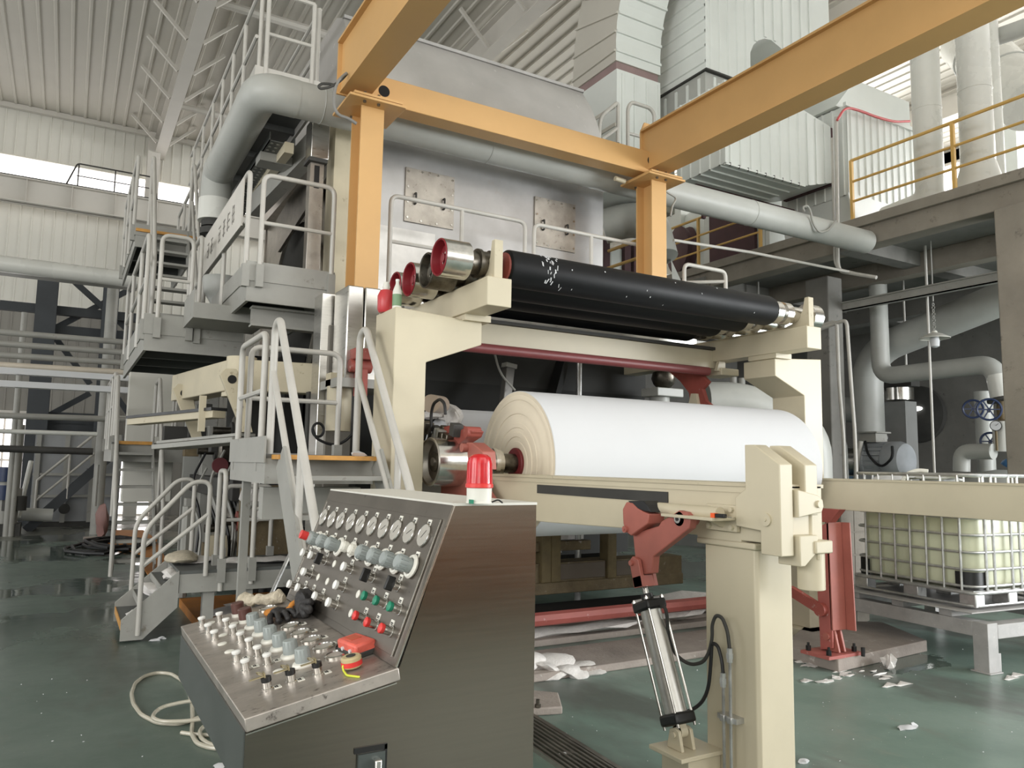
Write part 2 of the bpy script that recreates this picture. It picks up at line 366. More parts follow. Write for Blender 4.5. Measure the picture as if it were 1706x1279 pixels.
# crane runway girder along the far wall
ga=P(0,292,y=24.1); gb=P(0,333,y=24.1)
g=thing('runway_girder','pale grey crane girder running along far wall under the window strip','girder',(-1,24.1,gb.z))
part('web',M().box(-9,24.05,gb.z,9,24.1,ga.z),MRF,g)
part('flange',M().box(-9,23.9,ga.z-.03,9,24.3,ga.z),MRF,g); part('flange',M().box(-9,23.9,gb.z,9,24.3,gb.z+.03),MRF,g)
part('rail',M().box(-9,24.06,ga.z,9,24.12,ga.z+.08),MDK,g)
for i in range(17): part('stiffener',M().box(-8.9+1.07*i,23.93,gb.z,-8.885+1.07*i,24.05,ga.z),MRF,g)
gr=thing('girder_railing','thin dark railing standing on the far crane girder','railing',(.3,24.2,ga.z))
a=P(108,312,y=24.2); b=P(128,290,y=24.2); c=P(252,318,y=24.2)
part('rail',M().tube([(a.x,24.2,ga.z+.02),(b.x,24.2,ga.z+.75),(c.x,24.2,ga.z+.75),(c.x+.2,24.2,ga.z+.02)],.022,.08),MDK,gr)
part('mid_rail',M().tube([(b.x,24.2,ga.z+.4),(c.x,24.2,ga.z+.4)],.016),MDK,gr)
for t in (.02,.5,.98): part('post',M().tube([(b.x+(c.x-b.x)*t,24.2,ga.z),(b.x+(c.x-b.x)*t,24.2,ga.z+.75)],.018),MDK,gr)
# ---------------------------------------------------------------- mezzanine on the right (setting)
MX=11.0; MZ=5.76
struct('floor_upper',M().box(MX+.3,-8,MZ-.25,23,25,MZ),MCOd)
struct('trim_16',M().box(MX+.06,-8,MZ-.48,MX+.4,25,MZ-.1),MCO,bevel=.015)
struct('trim_17',M().box(MX-.02,-8,MZ-.16,MX+.3,25,MZ+.0),MCO,bevel=.01)
struct('trim_18',M().box(MX+1.9,-8,MZ-.62,MX+2.2,25,MZ-.25),MCO,bevel=.01)
zc_=P(1500,498,x=12.2).z
ch=thing('steel_channel','long pale steel channel hung under the mezzanine in front of the lamp','channel',(12.25,8,zc_-.02))
part('web',M().box(12.2,-4,zc_-.02,12.22,22,zc_+.14),MGs,ch); part('flange',M().box(12.2,-4,zc_-.02,12.32,22,zc_),MGs,ch); part('flange',M().box(12.16,-4,zc_+.12,12.32,22,zc_+.14),MGs,ch)
for y_ in (-2,2,5.2,11,15,19): part('hanger',M().box(12.23,y_,zc_+.14,12.27,y_+.04,MZ-.25),MGs,ch)
struct('trim_19',M().box(MX+4.5,-8,MZ-.8,MX+4.9,25,MZ-.25),MCOd)
for i in range(5):
    struct('trim_%d'%(20+i),M().box(MX,-4+3.4*i+5.7-4.0,MZ-.5,20,-4+3.4*i+6.0-4.0,MZ-.25),MCOd)
cy=P(1671,600,x=MX).y
struct('trim_25',M().box(MX-.05,cy-.75,0,MX+.5,cy,MZ-.48),MCO,bevel=.02)
ccx=P(1375,600,x=MX+1.0)
struct('trim_26',M().box(MX+.8,ccx.y-.25,0,MX+1.2,ccx.y+.25,MZ-.6),MCOd,bevel=.02)
struct('wall_back',M().box(19.5,-6,0,19.8,25,MZ-.2),MCOd)
struct('wall_end',M().box(MX+1.5,18.5,0,19.6,18.8,MZ-.2),MCOd)
blk=struct('trim_27',M().box(7.24,5.44,0,7.66,5.86,1.44),MCO)
for k in range(6):
    for j in range(2): struct('block',M().box(7.225,5.43+.225*j,.01+.24*k,7.24,5.43+.225*j+.215,.23+.24*k).box(7.235+.22*j,5.425,.01+.24*k,7.235+.22*j+.21,5.44,.23+.24*k),MCO,blk)
# upper right outer wall with a bright window band
wr=struct('wall_right',M().box(23,-8,MZ,23.2,25,11.6),MWA)
sm=_mesh('wall_panel_right',M().sheet((23,0,MZ),(0,.3,0),(0,0,11.5-MZ),(-1,0,0),.3,.05,.02,.02),MWA)
copies('panel',sm,wr,[(0,2+.3*i,0) for i in range(50)])
w3=struct('window_3',M().box(22.85,2,9.0,22.98,16,9.08).box(22.85,2,11.0,22.98,16,11.08),MRF)
for i in range(13): struct('pane',M().box(22.88,2.1+1.06*i,9.1,22.94,3.06+1.06*i,11.0),MWI,w3)

# left wall, opened in a band to let light in, and the wall behind the photographer with its big daylight opening
wl_=struct('wall_left',M().box(-11.3,-14,0,-11,25,.9).box(-11.3,-14,6.6,-11,25,11.6),MWA)
for i in range(9): struct('mullion',M().box(-11.25,-14+4.85*i,.9,-11.05,-13.8+4.85*i,6.6),MWA,wl_)
struct('wall_front',M().box(-11,-14.3,0,1.0,-14,11.6).box(17.5,-14.3,0,23,-14,11.6).box(1.0,-14.3,8.3,17.5,-14,11.6).box(1.0,-14.3,0,17.5,-14,2.8),MWA)
# unseen kraft wrapped reels added so the console side has something brown to reflect
MKR=mat('kraft_wrap',(216,140,74),.55,0,.08,2)
for i in range(4):
    t=thing('reflected_reel',('leftmost','second from left','third from left','rightmost')[i]+' kraft wrapped reel in the row added behind the photographer for the console reflection','paper reel',(3.0+1.1*i,-4.6,0),'added reels behind the camera')
    part('wrapping',M().lathe((3.0+1.1*i,-4.6,0),(0,0,1),[(.1,.0),(.53,0),(.54,.01),(.54,.91),(.53,.92),(.1,.92)],40,False),MKR,t); part('core',M().lathe((3.0+1.1*i,-4.6,0),(0,0,1),[(.06,.02),(.1,.0),(.1,.92),(.06,.92)],24),MCT,t)
# ================================================================ REEL SECTION
# ---- swan-neck side frames
YF=5.13
def frame(side):
    s=1 if side=='near' else -1
    if side=='near': x0,x1,xb=1.985,2.235,2.69
    else: x0,x1,xb=6.60,6.335,5.92
    lab=('beige swan-neck frame column left of the white paper roll' if side=='near' else 'beige swan-neck frame column behind the far end of the paper roll')
    t=thing('swan_neck_column',lab,'frame column',((x0+x1)/2,YF+.15,0))
    part('column',M().prism([(x0,0),(x1,0),(x1,2.50),(xb,2.56),(xb,2.72),(x0,2.74)] if 0 else [(x0,.1),(x1,.1),(x1,2.36),(xb,2.53),(xb,2.70),(x0,2.745)],'y',YF,YF+.40),MB,t,bevel=.006)
    part('foot_plate',M().box(min(x0,x1)-.12,YF-.12,0,max(x0,x1)+.12,YF+.45,.1),MB,t,bevel=.005)
    return t
frame('near'); frame('far')
# ---- spool arms resting on the frames
def arm(xa,xb,lab,far=False):
    t=thing('spool_beam',lab,'support arm',((xa+xb)/2,5.3,2.745))
    ya=4.70
    part('arm',M().box(xa,ya,2.745,xb,7.6,2.955),MB,t,bevel=.006)
    part('rail_strip',M().box(xa+.06,ya+.05,2.955,xb-.06,7.5,2.985),MBd,t)
    part('weld_pad',M().box(xa+.02,YF-.05,2.70,xb+.04,YF+.30,2.75),MB,t)
    # curved end stop
    xm=(xa+xb)/2; th=.035; prof=[(ya+.03,2.95),(ya+.03,3.24),(ya+.075,3.24),(ya+.10,3.12),(ya+.17,3.03),(ya+.32,2.98),(ya+.6,2.97),(ya+.6,2.95)]
    part('end_stop',M().prism(prof,'x',xm-.03,xm+.04),MBd,t,bevel=.004)
    return t
arm(2.50,2.70,'beige horizontal arm under the spool pulleys on the left frame')
arm(5.86,6.06,'beige horizontal arm carrying the far ends of the black spools',True)
# ---- cross beam between the frames
t=thing('cross_beam','beige cross beam spanning between both swan-neck frames under the black spools','beam',(4.3,5.98,2.68))
part('beam',M().box(2.5,5.9,2.675,6.02,6.1,2.865),MB,t,bevel=.004)
part('edge_strip',M().box(2.55,5.86,2.865,6.0,6.12,2.895),MDK,t,'dark edge strip')
part('end_pad',M().box(5.88,5.8,2.60,6.14,6.1,2.675),MB,t,bevel=.01)
part('end_pad',M().box(2.42,5.8,2.60,2.68,6.1,2.675),MB,t,bevel=.01)
part('end_gusset',M().prism([(5.84,2.64),(5.92,2.88),(5.96,2.88),(5.96,2.64)],'y',5.82,5.86),MB,t)
part('end_gusset',M().prism([(2.53,2.55),(2.23,2.40),(2.23,2.34),(2.56,2.5)],'y',5.45,5.75),MB,t)
solo('guide_roller',M().cyl((2.5,5.86,2.63),(5.75,5.86,2.63),.045,seg=20),mat('plum_roller',(128,66,66),.45,0,.05,4),'long plum red guide roller under the beige cross beam','roller')
solo('white_web_bar',M().box(2.6,6.5,2.93,6.2,6.56,3.10),MST,'bright steel bar between the cross beam and the black spools','bar')
# ---- spools on the arms
def spool(y,zc,hub,lab,near_dx=0):
    t=thing('paper_spool',lab,'spool',(4.3,y,zc-.14),'empty paper spools waiting on the arms')
    part('roll_shell',M().lathe((2.745,y,zc),(1,0,0),[(.118,0),(.135,.012),(.138,.03),(.138,2.80),(.125,2.84),(.09,2.85)],28),MBK,t)
    part('end_disc',M().lathe((2.73,y,zc),(1,0,0),[(.055,-.004),(.112,0),(.115,.02)],24),MRDd,t)
    part('journal',M().lathe((2.46+near_dx,y,zc),(1,0,0),[(.06,0),(.085,.01),(.09,.04),(.085,.05),(.085,.10),(.108,.105),(.108,.13),(.095,.135),(.095,.20),(.108,.205),(.108,.22),(.07,.225),(.06,.28)],24),MCHd,t)
    pl=part('pulley',M().lathe((2.27+near_dx,y,zc),(1,0,0),[(.13,0),(.138,.004),(.138,.21),(.12,.215),(.06,.22)],28,False),MCH if hub is not MCHd else MCHd,t)
    part('pulley_dish',M().lathe((2.27+near_dx,y,zc),(1,0,0),[(.138,.001),(.132,-.006),(.124,0),(.112,.06),(.05,.075),(.045,.05),(.03,.05),(.03,.03),(.001,.03)],28,False),hub,pl)
    for k in range(6):
        a=k*math.pi/3; part('bolt',M().cyl((2.31+near_dx,y+.04*math.cos(a),zc+.04*math.sin(a)),(2.328+near_dx,y+.04*math.cos(a),zc+.04*math.sin(a)),.007,seg=6),MCH,pl)
    part('far_journal',M().lathe((5.58,y,zc),(1,0,0),[(.07,0),(.08,.02),(.105,.03),(.105,.11),(.085,.115),(.085,.15),(.105,.155),(.105,.24),(.08,.25),(.08,.5)],24),MCH,t)
    part('far_pulley',M().lathe((6.08,y,zc),(1,0,0),[(.10,0),(.128,.004),(.128,.13),(.11,.14)],28),MCH,t)
    return t
zs=3.09
sp1=spool(4.90,zs,MCR,'nearest black spool with crimson pulley hub behind the end stop',-.06)
rd=random.Random(31); m_=M()
for k in range(46):
    x=3.08+rd.gauss(0,.045) if k<34 else rd.uniform(3.2,5.3); a=rd.uniform(.2,2.6); L=rd.uniform(.006,.022) if k<34 else .006; d=V((0,-math.sin(a),math.cos(a))); tg=V((rd.uniform(-.35,.35),-math.cos(a),-math.sin(a))).normalized()
    m_.obox(V((x,4.90,zs))+d*.1385,tg*L,d.cross(tg)*rd.uniform(.002,.005),d*.0008)
part('paper_flecks',m_,MPA,sp1,'white paper residue flecks',stuff=True)
spool(5.26,zs-.01,MCHd,'second black spool from the front, with an unpainted steel pulley')
spool(5.60,zs-.01,MCR,'third black spool from the front, with a crimson pulley hub',0)
spool(5.95,zs-.01,MCR,'fourth black spool from the front, with a crimson pulley hub',.02)
# things standing on the left frame
q=P(672,493,y=5.3)
def bottle(p,h,r,m,cap,lab,liq=None):
    t=thing('drink_bottle',lab,'bottle',p)
    part('body',M().lathe(p,(0,0,1),[(r*.9,0),(r,.01),(r,h*.55),(r*.95,h*.62),(r*.4,h*.85),(r*.38,h*.93)],16),m,t)
    part('cap',M().cyl(p+V((0,0,h*.93)),p+V((0,0,h)),r*.45,seg=12),cap,t)
    if liq: part('label',M().lathe(p,(0,0,1),[(r*1.02,h*.12),(r*1.02,h*.5)],16,False),liq,t)
bottle(V((2.04,5.25,2.745)),.23,.034,MPL,MWB,'small clear drink bottle with green label on the left frame',mat('green_label',(120,150,116),.5))
t=thing('red_plastic_jar','red plastic jar standing at the left edge of the frame top','jar',(1.985,5.42,2.745))
part('body',M().lathe((2.01,5.40,2.745),(0,0,1),[(.05,0),(.062,.02),(.064,.13),(.045,.17),(.03,.175)],16),mat('red_plastic',(196,62,66),.35),t)
part('neck',M().lathe((2.01,5.40,2.92),(0,0,1),[(.022,0),(.03,.02),(.02,.06)],12),MPL,t)
# ---- the finished roll
RX0,RX1,RY,RZ,RR=2.99,5.84,5.10,1.6363,.556
t=thing('paper_roll','big white tissue paper roll lying on the two beige rails','paper roll',(4.4,RY,RZ-RR))
prof=[(.115,.006)]
for k in range(12):
    r0=.13+k*(RR-.13)/12; r1=.13+(k+1)*(RR-.13)/12; d=[0,.004,-.003,.003,-.002,.002,.004,-.002,0,.003,-.001,.002][k]
    prof+=[(r0+.004,d),(r1,d)]
prof[-1]=(RR-.004,0)
part('end_face',M().lathe((RX0,RY,RZ),(1,0,0),prof,72,False),MPE,t,'cream layered end face')
part('wound_paper',M().lathe((RX0,RY,RZ),(1,0,0),[(RR-.004,0),(RR,.004),(RR,RX1-RX0-.01),(RR-.01,RX1-RX0),(.1,RX1-RX0)],96,False),MPA,t)
# ---- its spool shaft
t=thing('reel_spool','steel reel spool through the paper roll with a bright drive pulley','spool',(2.4,RY,RZ-.14))
part('core_disc',M().lathe((RX0-.012,RY,RZ),(1,0,0),[(.03,-.005),(.112,-.006),(.118,.0),(.118,.03)],32),mat('dark_crimson_core',(112,34,38),.5),t,'dark crimson core disc')
part('shaft',M().lathe((2.3,RY,RZ),(1,0,0),[(.072,0),(.072,.68)],24),MCHd,t)
part('bearing_ring',M().lathe((2.66,RY,RZ),(1,0,0),[(.06,-.02),(.112,-.015),(.112,.08),(.10,.085),(.10,.10),(.118,.105),(.118,.14),(.104,.145),(.104,.18),(.072,.185)],28),MCH,t)
part('pulley',M().lathe((2.27,RY,RZ),(1,0,0),[(.168,0),(.176,.006),(.176,.255),(.16,.26),(.06,.265)],36,False),MCH,t)
part('pulley_dish',M().lathe((2.27,RY,RZ),(1,0,0),[(.176,.005),(.17,-.005),(.156,.0),(.14,.05),(.075,.06),(.07,.04),(.032,.04),(.03,.02),(.001,.02)],36,False),MSTd,t)
part('far_shaft',M().lathe((5.84,RY,RZ),(1,0,0),[(.07,0),(.07,.16),(.1,.165),(.1,.34)],20),MCH,t)
# ---- rails carrying the roll towards the camera
NX=2.68; ZT=1.553
def rail(near):
    if near:
        x0,x1,ya,yb=NX,NX+.26,4.98,2.30; lab='beige rail beam in front of the paper roll ending at the front post'
    else:
        x0,x1,ya,yb=5.98,6.24,4.99,1.4; lab='beige rail beam passing in front of the caged tank'
    zt=ZT if near else 1.5445
    t=thing('reel_rail',lab,'rail beam',((x0+x1)/2,(ya+yb)/2,zt-.3))
    if near: poly=[(ya,zt),(yb,zt),(yb,zt-.255),(3.0,zt-.255),(4.15,zt-.29),(ya,zt-.30)]
    else: poly=[(ya,zt),(yb,zt),(yb,zt-.27),(ya-.35,zt-.27),(ya,zt-.22)]
    part('beam',M().prism(poly,'x',x0,x1),MB,t,bevel=.005)
    part('top_plate',M().box(x0-.012,yb,zt-.012,x1+.012,ya-.02,zt+.004),MBd,t)
    if near:
        part('black_strip',M().box(x0-.006,3.02,zt-.11,x0+.004,4.28,zt-.055),MDK,t,'black rubber strip')
        part('rail_ledge',M().box(x0-.006,yb,zt-.04,x0+.002,ya,zt-.014),MB,t)
    return t
rail(True); rail(False)
# ---- front post with the end stop plates
PXA=NX+.02
pa=P(1175,905,x=PXA); pb=P(1260,912,x=PXA)
t=thing('front_post','big beige square post nearest the camera, carrying the end of the near rail','post',(PXA+.18,(pa.y+pb.y)/2,0))
zt=pa.z+.0; y0,y1=pb.y,pa.y; x1=PXA+.245
part('post',M().prism([(PXA+.015,y0),(x1-.02,y0),(x1,y0+.02),(x1,y1),(PXA,y1),(PXA,y0+.015)],'z',0,zt),MB,t,bevel=.004)
part('cap_plate',M().prism([(PXA-.02,y0-.01),(x1+.01,y0-.01),(x1+.01,y1+.04),(PXA-.02,y1+.04)],'z',zt,zt+.03),MB,t,bevel=.008)
part('base_plate',M().box(PXA-.1,y0-.1,0,x1+.1,y1+.1,.03),MB,t)
# tapped bracket block on the side
q=P(1195,1190,x=PXA); qq=P(1112,1190,x=PXA-.22)
# end stop cheeks (two plates of 35 mm)
def cheek(xc,lab):
    y2=P(1247,745,x=NX-.02).y; y3=P(1302,770,x=NX-.02).y
    zt2=P(1252,741,x=NX-.02).z; zb2=P(1292,925,x=NX-.02).z
    ym=(y2+y3)/2-.02
    poly=[(y2,zt2),(y2-.055,zt2),(y3-.01,zt2-.085),(y3-.01,zb2),(y3+.10,zb2),(y3+.10,zb2+.10),(y2+.06,zb2+.11),(y2+.06,ZT-.06),(y2,ZT-.02)]
    return poly
t2=thing('rail_stop','beige double cheek stop bolted at the end of the near rail','end stop',(NX+.1,2.1,1.25))
poly=cheek(0,''); 
part('cheek_plate',M().prism(poly,'x',NX-.045,NX+.035),MB,t2,bevel=.004)
part('cheek_plate',M().prism([(y,z+(.0 if i<3 else .17 if z<1.3 else 0)) for i,(y,z) in enumerate(poly[:4]+[(poly[0][0],poly[3][1])])],'x',NX+.115,NX+.195),MB,t2,bevel=.004)
yb_=poly[3][0]
part('pivot_boss',M().cyl((NX-.055,yb_+.075,1.405),(NX-.04,yb_+.075,1.405),.028,seg=20).cyl((NX-.06,yb_+.075,1.405),(NX-.04,yb_+.075,1.405),.008,seg=8),MB,t2)
# latch arms reaching towards the camera side
za=P(1330,845,y=yb_-.02).z
xl=NX+.05
part('latch_arm',M().prism([(xl,za+.075),(xl+.13,za+.05),(xl+.16,za+.03),(xl+.165,za+.0),(xl+.15,za-.025),(xl+.1,za-.03),(xl,za-.045)],'y',yb_-.015,yb_+.02),MB,t2,bevel=.004)
part('latch_arm',M().prism([(xl,za+.075),(xl+.13,za+.05),(xl+.16,za+.03),(xl+.165,za+.0),(xl+.15,za-.025),(xl+.1,za-.03),(xl,za-.045)],'y',yb_+.06,yb_+.095),MB,t2,bevel=.004)
part('latch_pin',M().cyl((xl+.13,yb_-.025,za+.012),(xl+.13,yb_+.10,za+.012),.016,seg=14),MB,t2)
part('damper_rod',M().cyl((xl+.135,yb_+.04,za+.0),(xl+.135,yb_+.04,za-.19),.018,seg=14),MB,t2)
part('damper_bracket',M().prism([(xl-.0,za-.12),(xl+.11,za-.12),(xl+.12,za-.145),(xl+.12,za-.185),(xl+.03,za-.25),(xl,za-.25)],'y',yb_-.02,yb_+.10),MB,t2,bevel=.004)
part('damper_block',M().box(xl+.09,yb_-.03,za-.20,xl+.20,yb_+.11,za-.145),MB,t2,bevel=.006)
part('damper_body',M().cyl((xl+.14,yb_+.04,za-.36),(xl+.14,yb_+.04,za-.20),.058,seg=28),MB,t2,bevel=.003)
for dy in (-.015,.095):
    part('bolt',M().cyl((xl+.12,yb_+dy,za-.225),(xl+.12,yb_+dy,za-.14),.009,seg=6),MBd,t2)
# pad under rail + bracket with shelf
part('saddle_block',M().box(NX+.0,poly[0][0]+.07,zt+.03,NX+.25,poly[0][0]+.35,ZT-.25),MB,t2)
qa=P(1160,862,x=NX-.12); 
t=thing('lever_bracket','beige bolted bracket with shelf on the side of the near rail','bracket',(NX-.1,2.5,1.38))
ys=poly[0][0]+.05
part('back_plate',M().box(NX-.03,ys+.02,1.335,NX-.006,ys+.21,1.455),MB,t,bevel=.003)
for dy,dz in ((.045,.10),(.185,.10),(.045,.02),(.185,.02)): part('bolt',M().cyl((NX-.045,ys+dy,1.335+dz),(NX-.03,ys+dy,1.335+dz),.013,seg=6),MB,t)
part('shelf',M().box(NX-.18,ys+.02,1.388,NX-.03,ys+.36,1.402),MB,t,bevel=.002)
part('rib',M().prism([(NX-.03,1.388),(NX-.12,1.388),(NX-.03,1.35)],'y',ys+.1,ys+.12),MB,t)
part('pivot_shaft',M().cyl((NX-.10,ys+.05,1.418),(NX-.10,ys+.50,1.418),.03,seg=20),MB,t)
# marker tool on the shelf
k=thing('utility_knife','orange and black box cutter lying on the beige bracket shelf','knife',(NX-.155,ys+.12,1.402))
a=P(1190,857,x=NX-.155); a=V((NX-.155,a.y,1.413))
part('handle',M().beam(a+V((0,-.012,0)),a+V((.006,-.062,0)),.022,.018),MBL,k,bevel=.003)
part('grip_end',M().beam(a+V((0,.012,0)),a+V((0,-.012,0)),.024,.02),mat('orange_plastic',(240,96,40),.4),k,'orange end')
part('blade',M().beam(a+V((.006,-.062,-.002)),a+V((.012,-.095,-.004)),.010,.003),MCH,k)
# ---- red swing arm and its pneumatic cylinder
SX=NX-.16
def s(px,py,x=SX): 
    p=P(px,py,x=x); return (p.y,p.z)
t=thing('swing_lever','red oxide swing lever with curved black pad beside the front post','lever',(SX,2.75,1.1))
part('lever_plate',M().prism([s(1131,850),s(1143,853),s(1150,864),s(1148,880),s(1088,927),s(1086,955),s(1064,958),s(1058,930),s(1054,888),s(1097,876),s(1102,868)],'x',SX-.0,SX+.045),MRD,t,bevel=.005)
part('saddle',M().prism([s(1046,848),s(1052,836),s(1062,838),s(1070,846),s(1080,852),s(1090,856),s(1088,872),s(1060,892),s(1052,886),s(1047,872)],'x',SX-.035,SX+.07),MRD,t,bevel=.005)
part('saddle_pad',M().prism([s(1053,834),s(1079,834),s(1086,841),s(1092,853),s(1080,851),s(1066,845)],'x',SX-.03,SX+.065),MBKs,t,'worn black rubber pad',bevel=.003)
y,z=s(1052.5,881); part('pin',M().cyl((SX-.05,y,z),(SX-.035,y,z),.017,seg=18).cyl((SX-.056,y,z),(SX-.035,y,z),.007,seg=6),MRD,t)
y,z=s(1131,864); part('hub_washer',M().cyl((SX-.012,y,z),(SX+.0,y,z),.021,seg=20),MCH,t).data
part('hub_bore',M().cyl((SX-.014,y,z),(SX-.011,y,z),.010,seg=14),MBL,t)
part('hub',M().cyl((SX,y,z),(SX+.1,y,z),.034,seg=24),MRD,t)
part('clevis',M().prism([s(1056,932),s(1062,926),s(1069,932),s(1076,976),s(1091,974),s(1081,938),s(1075,935),s(1068,940),s(1074,968),s(1075,977),s(1064,979)] if 0 else [s(1055,934),s(1061,926),s(1070,932),s(1078,976),s(1064,979)],'x',SX-.028,SX-.006),MRD,t,bevel=.003)
part('clevis',M().prism([s(1055,934),s(1061,926),s(1070,932),s(1078,976),s(1064,979)],'x',SX+.05,SX+.072),MRD,t,bevel=.003)
part('clevis_block',M().prism([s(1061,962),s(1074,958),s(1078,976),s(1064,979)],'x',SX-.028,SX+.072),MRD,t)
y,z=s(1060.5,937); part('pin',M().cyl((SX-.042,y,z),(SX+.08,y,z),.013,seg=14),MRD,t)
# cylinder: axis from head (1085,985) to foot (1137,1215)
xc=SX+.022
c0=P(1076,985,x=xc); c1=P(1136,1225,x=xc); ax=(c1-c0).normalized(); L=(c1-c0).length
def ca(f): return c0+ax*(L*f)
t=thing('pneumatic_cylinder','bright aluminium pneumatic cylinder with black end caps hanging beside the front post','cylinder',ca(1.0))
sx=V((1,0,0)); sy=ax.cross(sx).normalized()
part('rod',M().cyl(ca(-.03),ca(.1),.014,seg=14),MCH,t)
part('gland',M().cyl(ca(.02),ca(.075),.03,seg=20),MBL,t)
part('head_cap',M().obox(ca(.105),sx*.062,sy*.062,ax*(L*.038)),MBL,t,bevel=.012)
part('barrel',M().cyl(ca(.14),ca(.855),.052,seg=36),mat('aluminium_barrel',(196,194,188),.42,.9,.05,20),t)
part('foot_cap',M().obox(ca(.89),sx*.062,sy*.062,ax*(L*.04)),MBL,t,bevel=.012)
for i in (-1,1):
    for j in (-1,1):
        o=sx*(.05*i)+sy*(.05*j); part('tie_rod',M().cyl(ca(.045)+o,ca(.95)+o,.0065,seg=8).cyl(ca(.055)+o,ca(.07)+o,.011,seg=6),MCH,t)
part('port_fitting',M().cyl(ca(.10)-sy*.06,ca(.10)-sy*.085,.01,seg=10),MCH,t)
part('port_fitting',M().cyl(ca(.89)-sy*.06,ca(.89)-sy*.085,.01,seg=10),MCH,t)
part('eye_lug',M().cyl(ca(.97)-sx*.02,ca(.97)+sx*.02,.03,seg=20).obox(ca(.94),sx*.02,sy*.025,ax*.02),MB,t)
# bracket carrying its foot on the post
e=ca(.985)
t=thing('foot_bracket','beige bracket shelf holding the cylinder foot on the front post','bracket',(PXA-.08,e.y,e.z-.06))
for i in (-1,1): part('lug',M().prism([(e.y-.05,e.z-.065),(e.y+.05,e.z-.065),(e.y+.03,e.z+.02),(e.y,e.z+.032),(e.y-.03,e.z+.02)],'x',e.x+i*.035-.009,e.x+i*.035+.009),MB,t,bevel=.003)
part('pin',M().cyl((e.x-.055,e.y,e.z),(e.x+.055,e.y,e.z),.014,seg=14),MB,t)
part('shelf',M().box(e.x-.10,e.y-.11,e.z-.085,PXA,e.y+.11,e.z-.065),MB,t,bevel=.003)
part('back_plate',M().box(e.x-.04,e.y-.09,e.z-.42,PXA-.002,e.y+.09,e.z-.085),MB,t,bevel=.003)
part('bolt',M().cyl((e.x-.055,e.y-.05,e.z-.15),(e.x-.04,e.y-.05,e.z-.15),.014,seg=6),MB,t)
# air hoses
xh=PXA-.045
def hp(px,py,x=xh): return P(px,py,x=x)
solo('air_hose',M().tube([ca(.10)-sy*.085,hp(1108,1008,xh-.09),hp(1112,1030,xh-.08),hp(1113,1062,xh-.06),hp(1126,1092,xh-.03),hp(1150,1108),hp(1172,1103),hp(1182,1085),hp(1187,1060),hp(1186,1040),hp(1193,1024),hp(1203,1028),hp(1212,1050),hp(1216,1084)],.0085,.06,8),MDK,'dark air hose looping from the cylinder head to the upper union on the post','hose')
solo('air_hose',M().tube([ca(.89)-sy*.085,hp(1166,1176),hp(1180,1150),hp(1184,1110),hp(1186,1070),hp(1196,1075),hp(1203,1100),hp(1205,1125)],.0085,.06,8),MBKs,'black air hose running from the cylinder foot up to the lower union','hose')
for (px,py),lab in (((1216,1084),'thin steel air pipe with upper union running down the front post'),((1205,1125),'thin steel air pipe with lower union running down the front post')):
    p=hp(px,py); t=thing('air_pipe',lab,'pipe',(p.x,p.y,0))
    part('pipe',M().tube([p,(p.x,p.y,0.02)],.0075,seg=8),MGA,t)
    part('union',M().cyl(p+V((0,0,-.05)),p+V((0,0,.012)),.014,seg=6).cyl(p+V((0,0,-.035)),p+V((0,0,-.01)),.017,seg=6),MGA,t)
p=hp(1215,1198)
t=thing('pipe_clamp','small galvanised clamp strip across the two air pipes','clamp',p)
part('strip',M().box(p.x-.003,p.y-.045,p.z-.012,PXA+.0,p.y+.07,p.z+.012),MGA,t)
for px in (1207,1219): 
    q=hp(px,1198); part('saddle',M().box(q.x-.018,q.y-.014,p.z-.016,q.x+.0,q.y+.014,p.z+.016),MGA,t,bevel=.004)
# ================================================================ YELLOW CRANE FRAME
YC=7.0
def crane_col(x0,x1,lab,zb):
    t=thing('crane_column',lab,'column',((x0+x1)/2,YC+.15,zb))
    d=.30
    part('flange',M().box(x0,YC,zb,x1,YC+.02,5.12),MY,t); part('flange',M().box(x0,YC+d-.02,zb,x1,YC+d,5.12),MY,t)
    part('web',M().box((x0+x1)/2-.008,YC+.02,zb,(x0+x1)/2+.008,YC+d-.02,5.12),MY,t)
    part('foot_plate',M().box(x0-.06,YC-.06,zb-.02,x1+.06,YC+d+.06,zb),MBR,t)
    part('head_plate',M().box(x0-.17,YC-.16,5.12,x1+.17,YC+d+.1,5.145),MY,t,bevel=.003)
    part('head_plate',M().box(x0-.12,YC-.14,5.16,x1+.14,YC+d+.1,5.185),MY,t,bevel=.003)
    for dx in (-.1,.5):
        for dy in (-.1,.3): part('bolt',M().cyl((x0+dx*(x1-x0)+.02,YC+dy,5.10),(x0+dx*(x1-x0)+.02,YC+dy,5.21),.016,seg=6),MCHd,t)
    return t
crane_col(2.285,2.52,'yellow crane column left of the stainless hood wall',3.24)
crane_col(5.97,6.20,'yellow crane column rising behind the far half of the black spools',3.0)
t=thing('crane_cross_beam','yellow cross beam of the crane frame with a black round hole at each end','beam',(4.2,YC+.1,5.19))
part('box_beam',M().box(2.2,YC,5.19,6.25,YC+.22,5.47),MY,t,bevel=.006)
for px,py in ((640,152),(1085,268)):
    p=P(px,py,y=YC); part('hole',M().cyl((p.x,YC-.004,p.z),(p.x,YC+.004,p.z),.058,seg=24),MBLACKHOLE,t,'black hole')
p=P(1100,270,y=YC-.02)
part('splice_plate',M().box(p.x-.03,YC-.02,5.2,p.x+.09,YC,5.45),MY,t,bevel=.003)
for k in range(3): part('bolt',M().cyl((p.x+.03,YC-.035,5.24+.08*k),(p.x+.03,YC-.02,5.24+.08*k),.018,seg=6),MCHd,t)
